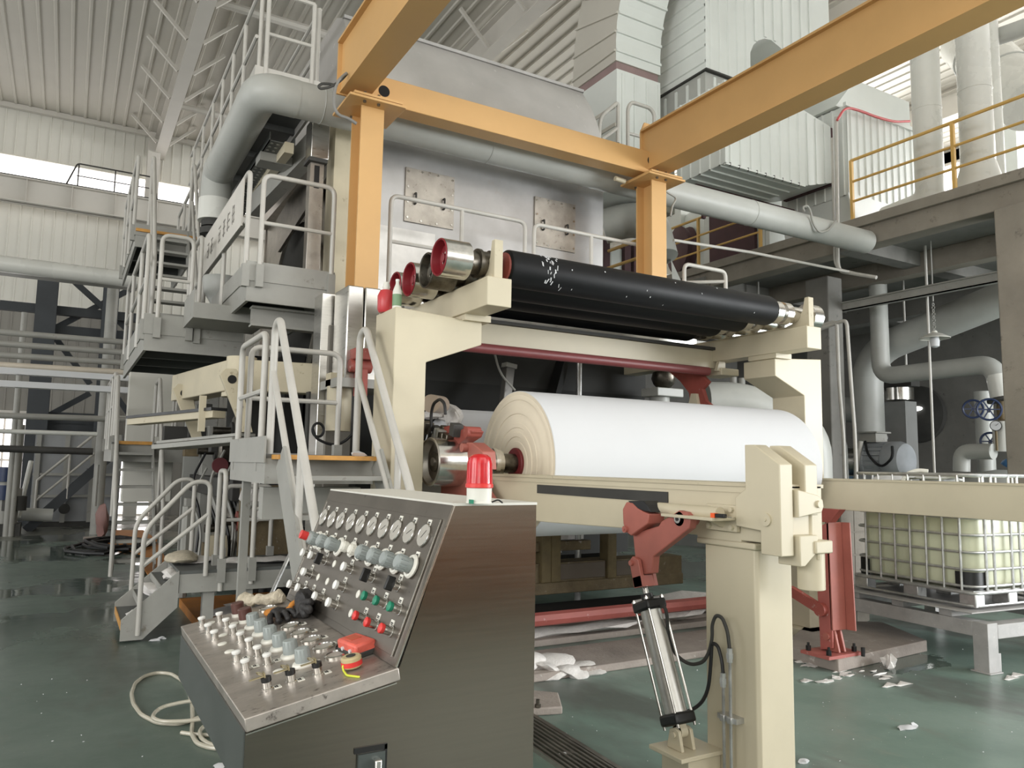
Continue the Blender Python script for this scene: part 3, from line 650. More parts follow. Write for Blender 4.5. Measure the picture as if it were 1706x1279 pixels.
def crane_beam(x0,x1,lab,ztop):
    t=thing('crane_runway_beam',lab,'beam',((x0+x1)/2,2,5.25))
    y0,y1=-3.8,YC+.1
    part('web_plate',M().box(x0+.0,y0,5.25,x0+.012,y1,ztop),MY,t); part('web_plate',M().box(x1-.012,y0,5.25,x1,y1,ztop),MY,t)
    part('bottom_flange',M().box(x0-.012,y0,5.235,x1+.012,y1,5.253),MY,t); part('top_flange',M().box(x0-.05,y0,ztop,x1+.05,y1,ztop+.025),MY,t)
    part('end_plate',M().prism([(x0-.04,5.22),(x1+.04,5.22),(x1+.04,ztop),(x1-.02,ztop+.14),(x0+.02,ztop+.14),(x0-.04,ztop)],'y',y1,y1+.02),MY,t)
    for yy in (2.4,-1.0): part('splice_seam',M().box(x0-.003,yy,5.26,x0+.001,yy+.006,ztop),MBR,t)
    return t
crane_beam(2.10,2.36,'left yellow runway beam passing overhead toward the camera',5.74)
crane_beam(5.92,6.20,'right yellow runway beam crossing the upper right of the view',5.74)
for x in (2.23,6.06):
    t=thing('crane_column','yellow crane column out of view behind the photographer','column',(x,-3.6,0),'crane columns behind the camera')
    part('column',M().ibeam((x,-3.6,0),(x,-3.6,5.235),.26,.24,.02,.012,up=(0,1,0)),MY,t)
p=P(1092,200,y=YC+.2); solo('crane_stop_post',M().box(p.x-.07,YC+.15,5.47,p.x+.02,YC+.2,5.47+.32),MY,'short yellow stop post on top of the right crane corner','post')
p=P(1086,216,y=YC+.1); 
t=thing('crane_sensor','small purple-capped sensor on the crane cross beam at its right end','sensor',(p.x,YC+.1,5.47))
part('body',M().cyl((p.x,YC+.1,5.47),(p.x,YC+.1,5.56),.018,seg=12),MDK,t); part('cap',M().cyl((p.x,YC+.1,5.55),(p.x,YC+.1,5.60),.03,seg=14),mat('purple_cap',(120,112,164),.5),t)
cb=lambda px,py,y=6.85: P(px,py,y=y)
solo('crane_cable',M().tube([cb(578,122),cb(568,130),cb(560,140),cb(556,160),cb(557,180),cb(564,192),cb(580,197),cb(594,206)],.016,.08,8),mat('grey_cable',(132,130,126),.5),'thick grey cable drooping down the left crane corner','cable')
solo('cable_loop',M().tube([cb(577,124),cb(566,136),cb(548,146),cb(534,148),cb(530,144),cb(536,139),cb(552,140),cb(562,143)],.013,.05,8),MDK,'dark cable loop sticking out left of the yellow crane corner','cable')
p0=V((6.27,YC+.2,5.14)); solo('crane_cable',M().tube([p0,P(1128,330,y=YC+.2),P(1120,342,y=YC+.2),P(1117,360,y=YC+.2)],.013,.06),MGs,'short grey cable hanging beside the right crane column','cable')
# ================================================================ YANKEE HOOD
HY=8.0; hx0,hx1=2.46,5.98
t=thing('drying_hood','big stainless drying hood with rounded top behind the yellow crane frame','hood',(4.2,10,3.0))
part('front_wall',M().box(hx0,HY,3.0,hx1,HY+.06,5.32),MSTp,t)
# welded wall sheets standing slightly proud, seams between them
for x0,x1,z0,z1 in ((hx0+.30,3.55,3.0,4.28),(3.56,hx1-.01,3.0,4.12)): part('wall_sheet',M().box(x0,HY-.008,z0,x1,HY,z1),mat('stainless_sheet_lower',(206,204,200),.35,.7,.1,3),t)
prof=[(HY-.02,5.3),(8.0,5.44),(8.03,5.95),(8.12,6.25),(8.28,6.56),(8.5,6.88),(8.78,7.03),(11.2,7.1),(11.6,6.9),(12,6.4),(12.1,5.3)]
part('rounded_top',M().prism(prof,'x',hx0+.05,hx1),mat('hood_top_sheet',(178,175,171),.5,.15,.06,1.6,(206,202,198),-.02),t)
crease=M().box(hx0+.05,8.47,6.875,hx1+.01,8.53,6.915); part('crease_strip',crease,MSTp,t)
part('corner_post',M().box(hx0-.14,HY-.03,3.0,hx0+.10,HY+.25,5.5),MBd,t)
part('top_frame',M().box(hx0-.1,HY+.1,5.2,hx0+.15,12,5.45),MSTd,t)
side=M().box(hx0+.02,HY+.25,3.0,hx0+.08,12,5.3); part('side_wall',side,MSTd,t,'brownish stainless side wall')
for yy in (8.45,8.9,9.7,10.6): part('side_seam',M().box(hx0-.01,yy,3.0,hx0+.02,yy+.05,5.2),MSTd,t)
# big dark round opening on the side wall
yc_,zc_=9.9,3.6
part('side_opening',M().prism([(yc_+1.15*math.cos(a),zc_+1.15*math.sin(a)) for a in [math.pi*2*i/40 for i in range(40)]],'x',hx0-.02,hx0-.0),MDK,t,'dark round side opening')
part('opening_rim',M().torus((hx0-.02,yc_,zc_),(1,0,0),1.16,.045,40,6),MSTd,t)
part('back_wall',M().box(hx0,12,3.0,hx1,12.06,5.3),MSTd,t); part('far_wall',M().box(hx1-.06,HY+.06,3.0,hx1,12,5.3),MSTd,t)
part('floor_pan',M().box(hx0,HY+.06,2.95,hx1,12,3.0),MDK,t)
# access hatches
for (px0,py0),(px1,py1) in (((677,277),(757,365)),((892,326),(958,408))):
    a=P(px0,py0,y=HY-.03); b=P(px1,py1,y=HY-.03)
    h=part('access_hatch',M().box(a.x,HY-.022,a.z-.64,a.x+.62,HY-.0,a.z),MSTd,t,'dull steel access hatch with bolts',bevel=.003)
    for k in range(4):
        for xx in (.03,.59): part('bolt',M().cyl((a.x+xx,HY-.034,a.z-.05-.18*k),(a.x+xx,HY-.022,a.z-.05-.18*k),.014,seg=6),MCH,h)
    for k in range(2):
        for zz in (.03,.61): part('bolt',M().cyl((a.x+.2+.2*k,HY-.034,a.z-zz),(a.x+.2+.2*k,HY-.022,a.z-zz),.014,seg=6),MCH,h)
    for xx in (.12,.48): part('handle',M().tube([(a.x+xx,HY-.02,a.z-.3),(a.x+xx,HY-.06,a.z-.3),(a.x+xx,HY-.06,a.z-.42),(a.x+xx,HY-.02,a.z-.42)],.012,.01,6),MDK,h)
# stainless ribbed casing below the left crane column
t=thing('stainless_casing','bright stainless casing panel under the left crane column','casing',(2.35,6.6,2.3))
for i in range(3): part('casing_panel',M().box(2.08+.16*i,6.55-.004*i,2.35,2.23+.16*i,6.95,3.2),MST,t,bevel=.012)
part('ledge',M().box(2.0,6.5,2.28,2.6,7.2,2.36),MGs,t)
# ---- pipe along the front of the hood
PY=7.6; PZ=5.3
t=thing('steam_pipe','thick pale grey pipe running across the hood front and turning down on the left','pipe',(5,PY,PZ-.18))
part('straight_run',M().cyl((1.75,PY,PZ),(10.95,PY,PZ),.185,seg=32),MWg,t)
part('elbow',M().tube([(1.80,PY,PZ),(1.45,PY,PZ),(1.45,PY+.35,PZ)],.188,.30,28,ns=8),MWg,t)
part('side_run',M().cyl((1.45,PY+.33,PZ),(1.45,9.9,PZ),.185,seg=32),MWg,t)
part('elbow',M().tube([(1.45,9.85,PZ),(1.45,10.2,PZ),(1.45,10.2,PZ-.4)],.188,.30,28,ns=8),MWg,t)
part('drop_section',M().cyl((1.45,10.2,PZ-.36),(1.45,10.2,4.66),.205,seg=32),MW,t,'brighter lower sleeve')
part('flange',M().cyl((1.45,10.2,4.58),(1.45,10.2,4.66),.16,seg=24).cyl((1.45,10.2,4.48),(1.45,10.2,4.56),.17,seg=24).cyl((1.45,10.2,4.2),(1.45,10.2,4.5),.1,seg=20),MDK,t,'dark flange at the lower end')
for x in (2.05,4.0,6.3,8.3): part('weld_seam',M().torus((x,PY,PZ),(1,0,0),.186,.005,32,5),MWg,t)
part('support_tube',M().cyl((2.6,PY-.14,PZ-.2),(5.86,PY-.14,PZ-.2),.03,seg=12) if 0 else M().cyl((5.6,PY-.35,PZ-.16),(5.75,PY-.35,PZ-.17),.03,seg=12),MBd,t)
# ---- handrails in front of the hood
def rail_frame(name,pts,lab,mids=(),posts=(),r=.024,group=None,m=None,bend=.09):
    p0=V(pts[0]); t=thing(name,lab,'handrail',(p0.x,p0.y,min(V(p).z for p in pts)),group)
    part('top_rail',M().tube(pts,r,bend,10),m or MG,t)
    for a in mids: part('mid_rail',M().tube(a,r*.85,0,8),m or MG,t)
    for a in posts: part('post',M().tube(a,r,0,8),m or MG,t)
    return t
YH=7.35
def h(px,py): p=P(px,py,y=YH); return V((p.x,YH,p.z))
a=h(652,325); b=h(875,372)
zt=4.40; zl=3.2
rail_frame('hood_handrail',[(a.x,YH,zl),(a.x,YH,zt),(b.x,YH,zt),(b.x,YH,zl)],'grey handrail in front of the left hood hatch',mids=[[(a.x,YH,3.91),(b.x,YH,3.91)]],posts=[[(h(770,345).x,YH,zl),(h(770,345).x,YH,zt)]])
a=h(890,375); b=h(1075,412)
rail_frame('hood_handrail',[(a.x,YH,zl),(a.x,YH,zt),(b.x,YH,zt),(b.x,YH,zl)],'grey handrail in front of the right hood hatch',mids=[[(a.x,YH,3.91),(b.x,YH,3.91)]],posts=[[(h(985,392).x,YH,zl),(h(985,392).x,YH,zt)]])
solo('hood_walkway',M().box(2.2,7.0,3.12,7.6,7.95,3.2),MGs,'grey walkway slab running along the hood front behind the black spools','walkway')
q=[P(x,y,y=7.1) for x,y in ((1140,470),(1141,446),(1208,458),(1209,480))]
zt2=q[1].z
t=rail_frame('spool_guard_rail',[(q[0].x,7.1,3.2),(q[0].x,7.1,4.18),(q[3].x,7.1,4.18),(q[3].x,7.1,3.2)],'short pale guard rail loop above the far end of the black spools',r=.026)
part('mid_rail',M().tube([(q[0].x+.1,7.5,4.03),(q[3].x,7.1,4.05)],.022),MG,t)
solo('long_thin_pipe',M().tube([P(1122,400,y=7.9),P(1250,420,y=7.9),P(1455,461,y=7.9)],.022,0,8),MG,'long thin grey conduit slanting across right of the crane column','pipe')
# rails on the hood roof at the right
for k,(pts,lab) in enumerate((([(998,235),(1000,195),(1027,172),(1030,175),(1029,238)],'grey ladder rail on the hood top next to its right end'),([(1046,245),(1046,180),(1052,170),(1083,180),(1090,190),(1089,245)],'grey ladder rail loop above the crane cross beam by the white duct'))):
    y=9.0; pp=[P(px,py,y=y) for px,py in pts]
    rail_frame('roof_ladder_rail',pp,lab,mids=[[P(1003,232,y=y),P(1028,214,y=y)]] if k==0 else [[P(1047,222,y=y),P(1089,234,y=y)]],r=.03,bend=.12)
# ================================================================ PLATFORMS AND STAIRS ON THE LEFT (tending side)
def platform(name,x0,y0,x1,y1,z,lab,th=.2,toe=.12,toes='wsen',deck=None,m=MGs):
    t=thing(name,lab,'platform',((x0+x1)/2,(y0+y1)/2,z-th))
    part('deck',M().box(x0,y0,z-.03,x1,y1,z),deck or MGd,t)
    part('side_channel',M().box(x0,y0,z-th,x1,y0+.03,z-.03),m,t); part('side_channel',M().box(x0,y0+.03,z-th,x0+.03,y1,z-.03),m,t)
    part('side_channel',M().box(x1-.03,y0+.03,z-th,x1,y1,z-.03),m,t)
    n=max(2,int((y1-y0)/.8))
    for i in range(1,n): part('cross_bar',M().box(x0+.03,y0+(y1-y0)*i/n-.03,z-th+.02,x1-.03,y0+(y1-y0)*i/n+.03,z-.03),MGd,t)
    if 's' in toes: part('toe_board',M().box(x0,y0-.012,z-.06,x1,y0,z+toe),m,t)
    if 'w' in toes: part('toe_board',M().box(x0-.012,y0-.012,z-.06,x0,y1,z+toe),m,t)
    return t
def railing(name,pts,z,h,lab,mids=True,posts=None,r=.024,group=None,m=None,low=.1):
    """inverted U rail over the ground points pts, feet at z-low"""
    m=m or MG; p=[V((a,b,z)) for a,b in pts]; up=V((0,0,1))
    t=thing(name,lab,'handrail',p[0],group)
    part('top_rail',M().tube([p[0]-up*low]+[q+up*h for q in p]+[p[-1]-up*low],r,.09,10),m,t)
    if mids: part('mid_rail',M().tube([q+up*h*.52 for q in p],r*.85,0.05,8),m,t)
    for a,b in (posts or []): part('post',M().tube([(a,b,z-low),(a,b,z+h)],r,0,8),m,t)
    for q in (p[0],p[-1]): part('socket',M().box(q.x-.035,q.y-.035,q.z-.12,q.x+.035,q.y+.035,q.z+.1),MGs,t)
    return t
# ---- platform at the hood's left corner
AY=7.5; pa=P(412,452,y=AY); pb=P(556,492,y=AY); AZ=3.40
platform('corner_platform',pa.x,AY,pb.x,9.6,AZ,'grey steel platform with white toe board at the left corner of the hood',.26,.13)
a=P(432,440,y=AY); b=P(550,478,y=AY)
railing('corner_handrail',[(a.x,AY-.02),(b.x,AY-.02)],AZ,1.0,'rounded grey handrail facing front on the corner platform left of the yellow column')
solo('platform_support_beam',M().ibeam((pa.x+.1,AY+.25,AZ-.36),(2.6,AY+.25,AZ-.36),.2,.14),MGs,'grey support beam under the corner platform','beam')
SXn=1.37
t=railing('sign_handrail',[(SXn,AY+.02),(SXn,10.2)],AZ+.0,1.03,'grey handrail carrying the sign board, running back from the corner platform',posts=[(SXn,8.8)],mids=True)
# sign board with lettering on the rail
t=thing('machine_sign','pale grey sign board with dark characters hung on the side handrail','sign',(SXn-.03,8.9,3.88))
part('board',M().box(SXn-.045,7.62,3.90,SXn-.03,10.1,4.38),mat('sign_board_paint',(206,202,194),.5,0,.03,3),t)
msgn=mat('sign_lettering',(140,136,130),.6)
rd=random.Random(3)
for k in range(7):
    yc=9.75-.27*k-.05; s_=.15
    mm2=M()
    for q in range(5):
        if q<3: mm2.box(SXn-.049,yc-s_/2*rd.uniform(.6,1),4.06+.075*q,SXn-.044,yc+s_/2*rd.uniform(.6,1),4.075+.075*q)
        else: yy=yc+rd.uniform(-.05,.05); mm2.box(SXn-.049,yy-.008,4.04,SXn-.044,yy+.008,4.04+rd.uniform(.12,.2))
    if k not in (2,): part('character',mm2,msgn,t)
# ---- mid platform, lower and further back
p0=P(238,556,y=9.0); MZ_=3.02
X0,X1=.64,1.66
platform('mid_platform',X0,9.0,X1,12.4,MZ_,'grey landing with dark underside at the foot of the upper stairs',.24,.16)
solo('landing_step',M().box(1.02,8.25,3.06,1.75,9.0,3.22).box(1.02,8.25,3.22,1.03,9.0,3.36),MGs,'grey stepped plate between the landing and the corner platform','platform')
a=P(262,530,y=9.0); b=P(315,540,y=9.0)
railing('landing_handrail',[(a.x,8.98),(b.x,8.98)],MZ_+.02,1.02,'rounded grey handrail at the front edge of the landing')
railing('landing_side_handrail',[(X0-.01,9.05),(X0-.01,10.6),(X0-.01,12.3)],MZ_,1.05,'grey handrail along the outer left side of the landing',posts=[(X0-.01,9.9),(X0-.01,11.2)])
railing('landing_inner_handrail',[(1.16,9.0),(1.16,9.9)],MZ_,1.1,'grey handrail on the inner right side of the landing',mids=True)
# stairs from the landing up to the upper deck
def stairs(name,lab,x0,x1,ya,za,yb,zb_,n,tread_m=None,m=MGs,depth=.2,tm=.03,str_h=.2,nosing=None):
    t=thing(name,lab,'stairs',((x0+x1)/2,(ya+yb)/2,min(za,zb_)))
    for x in (x0,x1): part('stringer',M().beam((x,ya,za),(x,yb,zb_),.02,str_h),m,t)
    for i in range(n):
        f=(i+.5)/n; y=ya+(yb-ya)*f; z=za+(zb_-za)*f
        tr=part('tread',M().box(x0+.01,y-depth/2,z-tm,x1-.01,y+depth/2,z),tread_m or m,t)
        if nosing: part('nosing',M().box(x0+.01,y-depth/2-.01,z-tm-.02,x1-.01,y-depth/2,z+.004),nosing,tr)
    return t
UP_Z=4.72
stairs('upper_stairs','steep grey stairs climbing from the landing to the upper deck',.80,1.26,10.2,MZ_+.12,11.3,UP_Z-.02,8,depth=.16)
platform('upper_deck',.62,11.4,1.4,14.2,UP_Z,'small upper deck with yellow nosing at the top of the steep stairs',.22,.1)
solo('deck_nosing',M().box(.62,11.36,UP_Z-.01,1.4,11.40,UP_Z+.03),MOR,'yellow nosing strip on the upper deck edge','strip')
for x,lab in ((.78,'left grey stair rail of the steep upper stairs'),(1.30,'right grey stair rail of the steep upper stairs')):
    t=thing('stair_handrail',lab,'handrail',(x,10.3,MZ_))
    part('top_rail',M().tube([(x,10.1,MZ_+.1),(x,10.1,MZ_+1.0),(x,11.3,UP_Z+1.05),(x,11.5,UP_Z+1.05),(x,11.5,UP_Z)],.024,.1,10),MG,t)
    part('mid_rail',M().tube([(x,10.1,MZ_+.5),(x,11.3,UP_Z+.5)],.02,0,8),MG,t)
for x,lab in ((.60,'outer handrail of the upper deck, far left'),(1.42,'inner handrail of the upper deck beside the pipe sleeve')):
    railing('deck_handrail',[(x,11.5),(x,14.1)],UP_Z,1.1,lab,posts=[(x,12.4),(x,13.3)])
# ---- high catwalk beside the hood top
CX=1.50; CZ=5.72
platform('catwalk',CX,8.25,2.2,12.2,CZ,'high catwalk with white toe board next to the hood top',.12,.16,m=MG)
for (ya,yb),lab in (((8.27,8.27),'front grey guard rail of the high catwalk above the pipe elbow'),):
    t=thing('catwalk_handrail',lab,'handrail',(CX,8.25,CZ))
    for x in (CX+.04,CX+.10,2.1,2.16): part('post',M().tube([(x,8.24 if x in (CX+.10,2.1) else 8.30,CZ-.06),(x,8.24 if x in (CX+.10,2.1) else 8.30,CZ+1.05)],.024,0,10),MG,t)
    part('mid_rail',M().tube([(CX+.10,8.24,CZ+.55),(2.1,8.24,CZ+.55)],.022),MG,t); part('top_rail',M().tube([(CX+.10,8.24,CZ+1.05),(2.1,8.24,CZ+1.05)],.024),MG,t)
t=thing('catwalk_side_handrail','grey guard rail along the outer side of the high catwalk','handrail',(CX,10,CZ))
zc=CZ+.02
for z in (1.0,.5): part('top_rail' if z==1.0 else 'mid_rail',M().tube([(CX,8.3,zc+z),(CX,13.6,zc+z)],.022),MG,t)
for y in (9.0,9.75,10.5,11.3,12.2,13.2): part('post',M().tube([(CX,y,zc-.1),(CX,y,zc+1.0)],.022,0,8),MG,t)
t=thing('catwalk_inner_handrail','grey guard rail along the inner side of the high catwalk','handrail',(2.2,10,CZ))
for z in (1.05,.55): part('top_rail' if z>1 else 'mid_rail',M().tube([(2.18,8.3,CZ+z),(2.18,11.5,CZ+z)],.022),MG,t)
part('post',M().tube([(2.18,8.32,CZ),(2.18,8.32,CZ+1.05)],.022),MG,t)
# perforated cable tray hanging below
t=thing('perforated_tray','dark perforated tray running under the high catwalk','tray',(1.9,9.5,5.0))
ty0,ty1,tx0,tx1,tz=8.35,11.4,1.70,1.98,5.12
part('bottom_plate',M().box(tx0,ty0,tz,tx1,ty1,tz+.01),MGd,t)
part('side_plate',M().box(tx0,ty0,tz,tx0+.01,ty1,tz+.1),MGd,t); part('side_plate',M().box(tx1-.01,ty0,tz,tx1,ty1,tz+.1),MGd,t)
hm=M()
for i in range(4):
    for k in range(28):
        hm.cyl((tx0+.04+.066*i,ty0+.06+.105*k,tz-.006),(tx0+.04+.066*i,ty0+.06+.105*k,tz+.002),.02,.012,seg=6)
part('perforation',hm,MGs,t,stuff=True)
part('step_plate',M().box(tx0-.02,ty0+.35,tz-.1,tx1+.06,ty0+.6,tz-.0),MGs,t)
# stainless gear box and inclined channel by the hood corner
t=thing('lift_actuator','stainless actuator box with a slotted post at the hood corner','actuator',(2.18,8.0,3.4))
p=P(545,205,y=7.95); part('box',M().box(p.x-.17,7.9,p.z-.43,p.x+.02,8.15,p.z),MST,t,bevel=.006)
part('slotted_post',M().box(p.x-.16,7.95,3.4,p.x-.01,8.08,p.z-.47),MSTd,t,bevel=.004)
part('slot',M().box(p.x-.115,7.945,p.z-.75,p.x-.06,7.955,p.z-.5),MBL,t)
part('flange',M().box(p.x-.19,7.9,p.z-.47,p.x+.01,8.12,p.z-.43),MDK,t)
solo('inclined_channel',M().beam(P(533,232,y=8.2),P(425,345,y=10.0),.16,.26),MGs,'grey inclined channel rising to the hood corner','beam')
solo('beige_slide_rail',M().beam(P(482,246,y=8.3),P(425,318,y=10.2),.10,.12),MB,'beige slide rail above the inclined channel','beam')
dx_=V((.13,0,0))
solo('hood_side_cover',M().beam(P(532,250,y=8.3)+dx_,P(448,390,y=10.2)+dx_,.04,.5),MSTd,'broad steel cover sloping behind the corner handrail','cover')
# dust collector cone below the landing step
solo('funnel',M().lathe(P(368,490,y=9.6),(0,0,1),[(.02,-.28),(.2,.02),(.22,.16),(.21,.2)],24),MWg,'pale grey funnel hanging under the sign handrail','funnel')
# ---- landing B in front with stairs towards the camera
BZ=1.67; BX0,BX1,BY0,BY1=1.18,1.92,5.32,6.75
ey=P(560,765,z=BZ).y
platform('front_landing',1.16,5.30,1.92,6.55,BZ,'grey front landing with an orange tread edge left of the beige column',.2,.12,'w')
solo('landing_tread',M().box(1.20,5.10,BZ-.035,1.90,5.34,BZ-.005),MOR,'orange chequer plate tread at the top of the front stairs','tread')
solo('paper_scrap',M().blob((1.78,5.22,BZ+.012),.06,.05,.018,4,.3,1),MPA,'white paper scrap on the orange tread','scrap')
t=stairs('front_stairs','steep pale stairs descending from the front landing behind the console',1.22,1.88,5.12,BZ-.02,3.75,0.0,7,depth=.2,str_h=.22)
for x,lab in ((1.24,'left pale handrail of the front stairs'),(1.87,'right pale handrail of the front stairs beside the beige column')):
    t=thing('front_stair_handrail',lab,'handrail',(x,4.6,BZ))
    a=(x,5.40,BZ+1.05); 
    part('top_rail',M().tube([(x,5.55,BZ-.1),(x,5.55,BZ+.91),(x,5.42,BZ+.95),(x,3.92,BZ-.91),(x,3.92,0.03)],.027,.1,12),MG,t)
    part('mid_rail',M().tube([(x,5.55,BZ+.59),(x,4.1,BZ-1.11)],.023,0,10),MG,t)
    part('post',M().tube([(x,4.7,BZ-.56),(x,4.7,BZ+.05)],.023,0,10),MG,t)
# rails round landing B
bxl=P(412,600,y=6.45).x
railing('landing_guard_rail',[(1.19,5.60),(1.19,6.45)],BZ,.87,'pale grey guard rail along the outer side of the front landing')
railing('landing_guard_rail',[(1.27,6.5),(2.02,6.5)],BZ,.89,'pale grey guard rail along the back of the front landing')
t=thing('landing_support','grey beam and post holding up the front landing','support',(1.55,5.9,0))
part('support_beam',M().box(1.2,5.5,1.22,1.9,5.62,1.44),MGs,t); part('post',M().box(1.22,6.3,0,1.28,6.36,1.46),MGs,t)
# ---- lower walkway C with a short stair to the left
CZ2=.60; cy0=7.75
e0=P(305,950,y=cy0); 
platform('low_walkway',.98,cy0,2.3,8.75,CZ2,'low grey walkway littered with pulp beside the machine foot',.2,.0,'')
part('leg',M().box(1.20,7.8,0,1.30,7.9,.4),MGs,bpy.data.objects['low_walkway']); part('leg',M().box(1.55,7.8,0,1.65,7.9,.4),MGs,bpy.data.objects['low_walkway'])
t=thing('low_stairs','short grey steps with orange nosings leading left off the low walkway','stairs',(.85,8.2,0))
for y in (cy0,8.72): part('stringer',M().prism([(.52,0.02),(.70,0.02),(.975,.28),(.975,.60),(.97,.60),(.52,.2)],'y',y-.015,y+.015),MGs,t)
for k in range(3):
    x=.53+.15*k; z=.16+.16*k
    tr=part('tread',M().box(x,cy0+.02,z-.025,x+.19,8.70,z),MGd,t)
    part('nosing',M().box(x-.008,cy0+.02,z-.06,x,8.70,z+.004),MOR if k==0 else MGs,tr)
solo('pulp_litter',M().blob((.66,8.1,.19),.09,.2,.03,1,.4).blob((.80,8.35,.36),.1,.22,.05,2,.4).blob((.95,8.2,.52),.1,.25,.05,3,.4).blob((1.2,8.4,.62),.2,.2,.03,5,.4).blob((1.8,8.2,.62),.3,.25,.03,6,.4),MPU,'wet grey pulp clumps on the low steps and walkway','pulp','',kind='stuff')
solo('sack_cloth',M().blob((1.06,8.35,.66),.16,.22,.055,9,.25,3),MCT,'cream cloth lying where the low steps meet the walkway','cloth')
def steprail(y,lab):
    t=thing('low_stair_handrail',lab,'handrail',(.75,y,0))
    part('top_rail',M().tube([(.66,y,.06),(.66,y,.98),(1.04,y,1.42),(1.20,y,1.42),(1.20,y,.55)],.022,.12,10),MG,t)
    part('mid_rail',M().tube([(.66,y,.66),(1.2,y,1.12)],.02,0,8),MG,t)
steprail(cy0-.02,'nearer grey handrail of the short low steps')
steprail(8.74,'farther grey handrail of the short low steps')
for (x,lab) in ((1.34,'narrow tall rail loop standing on the low walkway'),):
    railing('walkway_handrail',[(x,cy0),(x,cy0+.32)],CZ2,.92,lab,mids=False,low=.2)
railing('walkway_handrail',[(1.62,cy0),(2.3,cy0)],CZ2,1.08,'grey rail with crossbar on the low walkway behind the console',low=.15)
railing('walkway_handrail',[(1.5,8.7),(2.0,8.7)],CZ2,.75,'low grey rail loop at the back of the low walkway')
solo('leaning_rod',M().tube([P(487,915,y=7.2),P(447,1000,y=7.0),P(436,1060,z=0)],.018,0,8),MGA,'thin steel rod leaning by the low walkway','rod')
solo('rust_tray',M().box(1.2,8.0,.0,2.2,9.4,.09),MORs,'rusty orange tray on the floor under the low walkway','tray')
solo('rust_tray_pulp',M().blob((1.5,8.3,.1),.2,.2,.03,11,.5).blob((1.9,8.6,.1),.2,.25,.03,12,.5),MPU,'pulp scraps lying in the rusty tray','pulp',kind='stuff')
# ================================================================ MACHINE BODY BEHIND THE REEL
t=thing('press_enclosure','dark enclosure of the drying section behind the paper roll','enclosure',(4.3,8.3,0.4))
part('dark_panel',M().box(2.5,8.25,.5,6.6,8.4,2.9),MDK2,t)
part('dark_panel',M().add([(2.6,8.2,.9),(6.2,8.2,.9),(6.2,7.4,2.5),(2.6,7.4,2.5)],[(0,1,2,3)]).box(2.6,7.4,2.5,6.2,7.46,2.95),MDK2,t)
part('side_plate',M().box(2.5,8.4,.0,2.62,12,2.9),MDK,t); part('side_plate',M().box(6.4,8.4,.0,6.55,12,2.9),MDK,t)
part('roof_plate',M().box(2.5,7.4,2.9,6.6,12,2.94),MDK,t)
# pope reel drum with paper behind the finished roll
RDY,RDZ,RDR=6.32,1.63,.49
t=thing('reel_drum','large drum wrapped in white web behind the paper roll, red spoked end','drum',(4.3,RDY,RDZ-RDR))
part('drum_shell',M().lathe((2.95,RDY,RDZ),(1,0,0),[(RDR-.03,-.02),(RDR,0),(RDR,3.0),(RDR-.05,3.02)],64),MPA,t)
part('drum_end',M().lathe((2.93,RDY,RDZ),(1,0,0),[(RDR-.12,.015),(RDR-.06,0),(RDR-.005,0),(RDR-.0,.03)],48,False),MCHd,t)
part('red_end_disc',M().lathe((2.95,RDY,RDZ),(1,0,0),[(.1,-.06),(.2,-.02),(RDR-.1,.0)],40),MRDd,t)
part('drum_journal',M().cyl((2.3,RDY,RDZ),(2.95,RDY,RDZ),.1,seg=24),MCHd,t)
part('pulp_crust',M().blob((2.90,RDY-.2,RDZ+.40),.06,.16,.09,3,.5).blob((2.90,RDY-.34,RDZ+.28),.05,.08,.13,4,.5).blob((2.88,RDY+.05,RDZ+.44),.07,.16,.05,8,.5),MPU,t,stuff=True)
# red arms / levers around the near spool end
t=thing('primary_lever','dull red primary arm lever above the bright drive pulley','lever',(2.45,5.6,1.3))
X=2.48
def yz(px,py,x): p=P(px,py,x=x); return (p.y,p.z)
part('lever',M().prism([yz(742,712,X),(yz(742,712,X)[0],yz(742,722,X)[1]),yz(755,722,X),yz(768,742,X),yz(790,728,X),yz(794,718,X),yz(784,712,X),yz(772,718,X),yz(762,708,X)],'x',X-.04,X+.06),MRDd,t,bevel=.006)
y,z=yz(788,720,X); part('knuckle',M().cyl((X-.06,y,z),(X+.05,y,z),.04,seg=20),MRDd,t)
y,z=yz(745,715,X); part('pivot',M().cyl((X-.05,y,z),(X+.04,y,z),.03,seg=20),MCHd,t)
part('lower_arm',M().prism([yz(781,737,X-.1),yz(790,737,X-.1),yz(808,752,X-.1),yz(810,782,X-.1),yz(785,782,X-.1)],'x',X-.12,X-.02),MRD,t,bevel=.006)
y,z=yz(782,746,X-.1); part('bolt',M().cyl((X-.16,y,z),(X-.12,y,z),.03,seg=16),MRD,t)
part('arm_foot',M().prism([yz(750,800,X+.1),yz(800,790,X+.1),yz(830,840,X+.1),yz(750,850,X+.1)],'x',X+.02,X+.12),MRD,t,bevel=.006)
t=thing('hydraulic_valve_cluster','oily grey valve cluster with hoses above the bright pulley','valve',(2.35,5.75,1.75))
for k in range(7):
    p=P(712+9*k%44+k*3,712+ (k*7)%24,x=2.42); part('valve_body',M().obox(p,V((.04,0,0)),V((0,.035,.01)),V((0,-.01,.045))),(MCHd,MDK,MGs)[k%3],t,bevel=.006)
part('hose',M().tube([P(x,y,x=2.36) for x,y in ((719,722),(718,690),(722,672),(733,664),(741,672),(742,690))],.012,.04,8),MBKs,t)
part('hose',M().tube([P(x,y,x=2.36) for x,y in ((722,710),(714,730),(708,748),(706,765))],.012,.04,8),MBKs,t)
part('spool_end',M().cyl(P(718,672,x=2.55),P(735,674,x=2.75),.075,seg=24),mat('pale_pink_steel',(196,178,160),.4,.2),t)
t=thing('bearing_bracket','beige bearing bracket block under the drive pulley','bracket',(2.4,5.5,1.0))
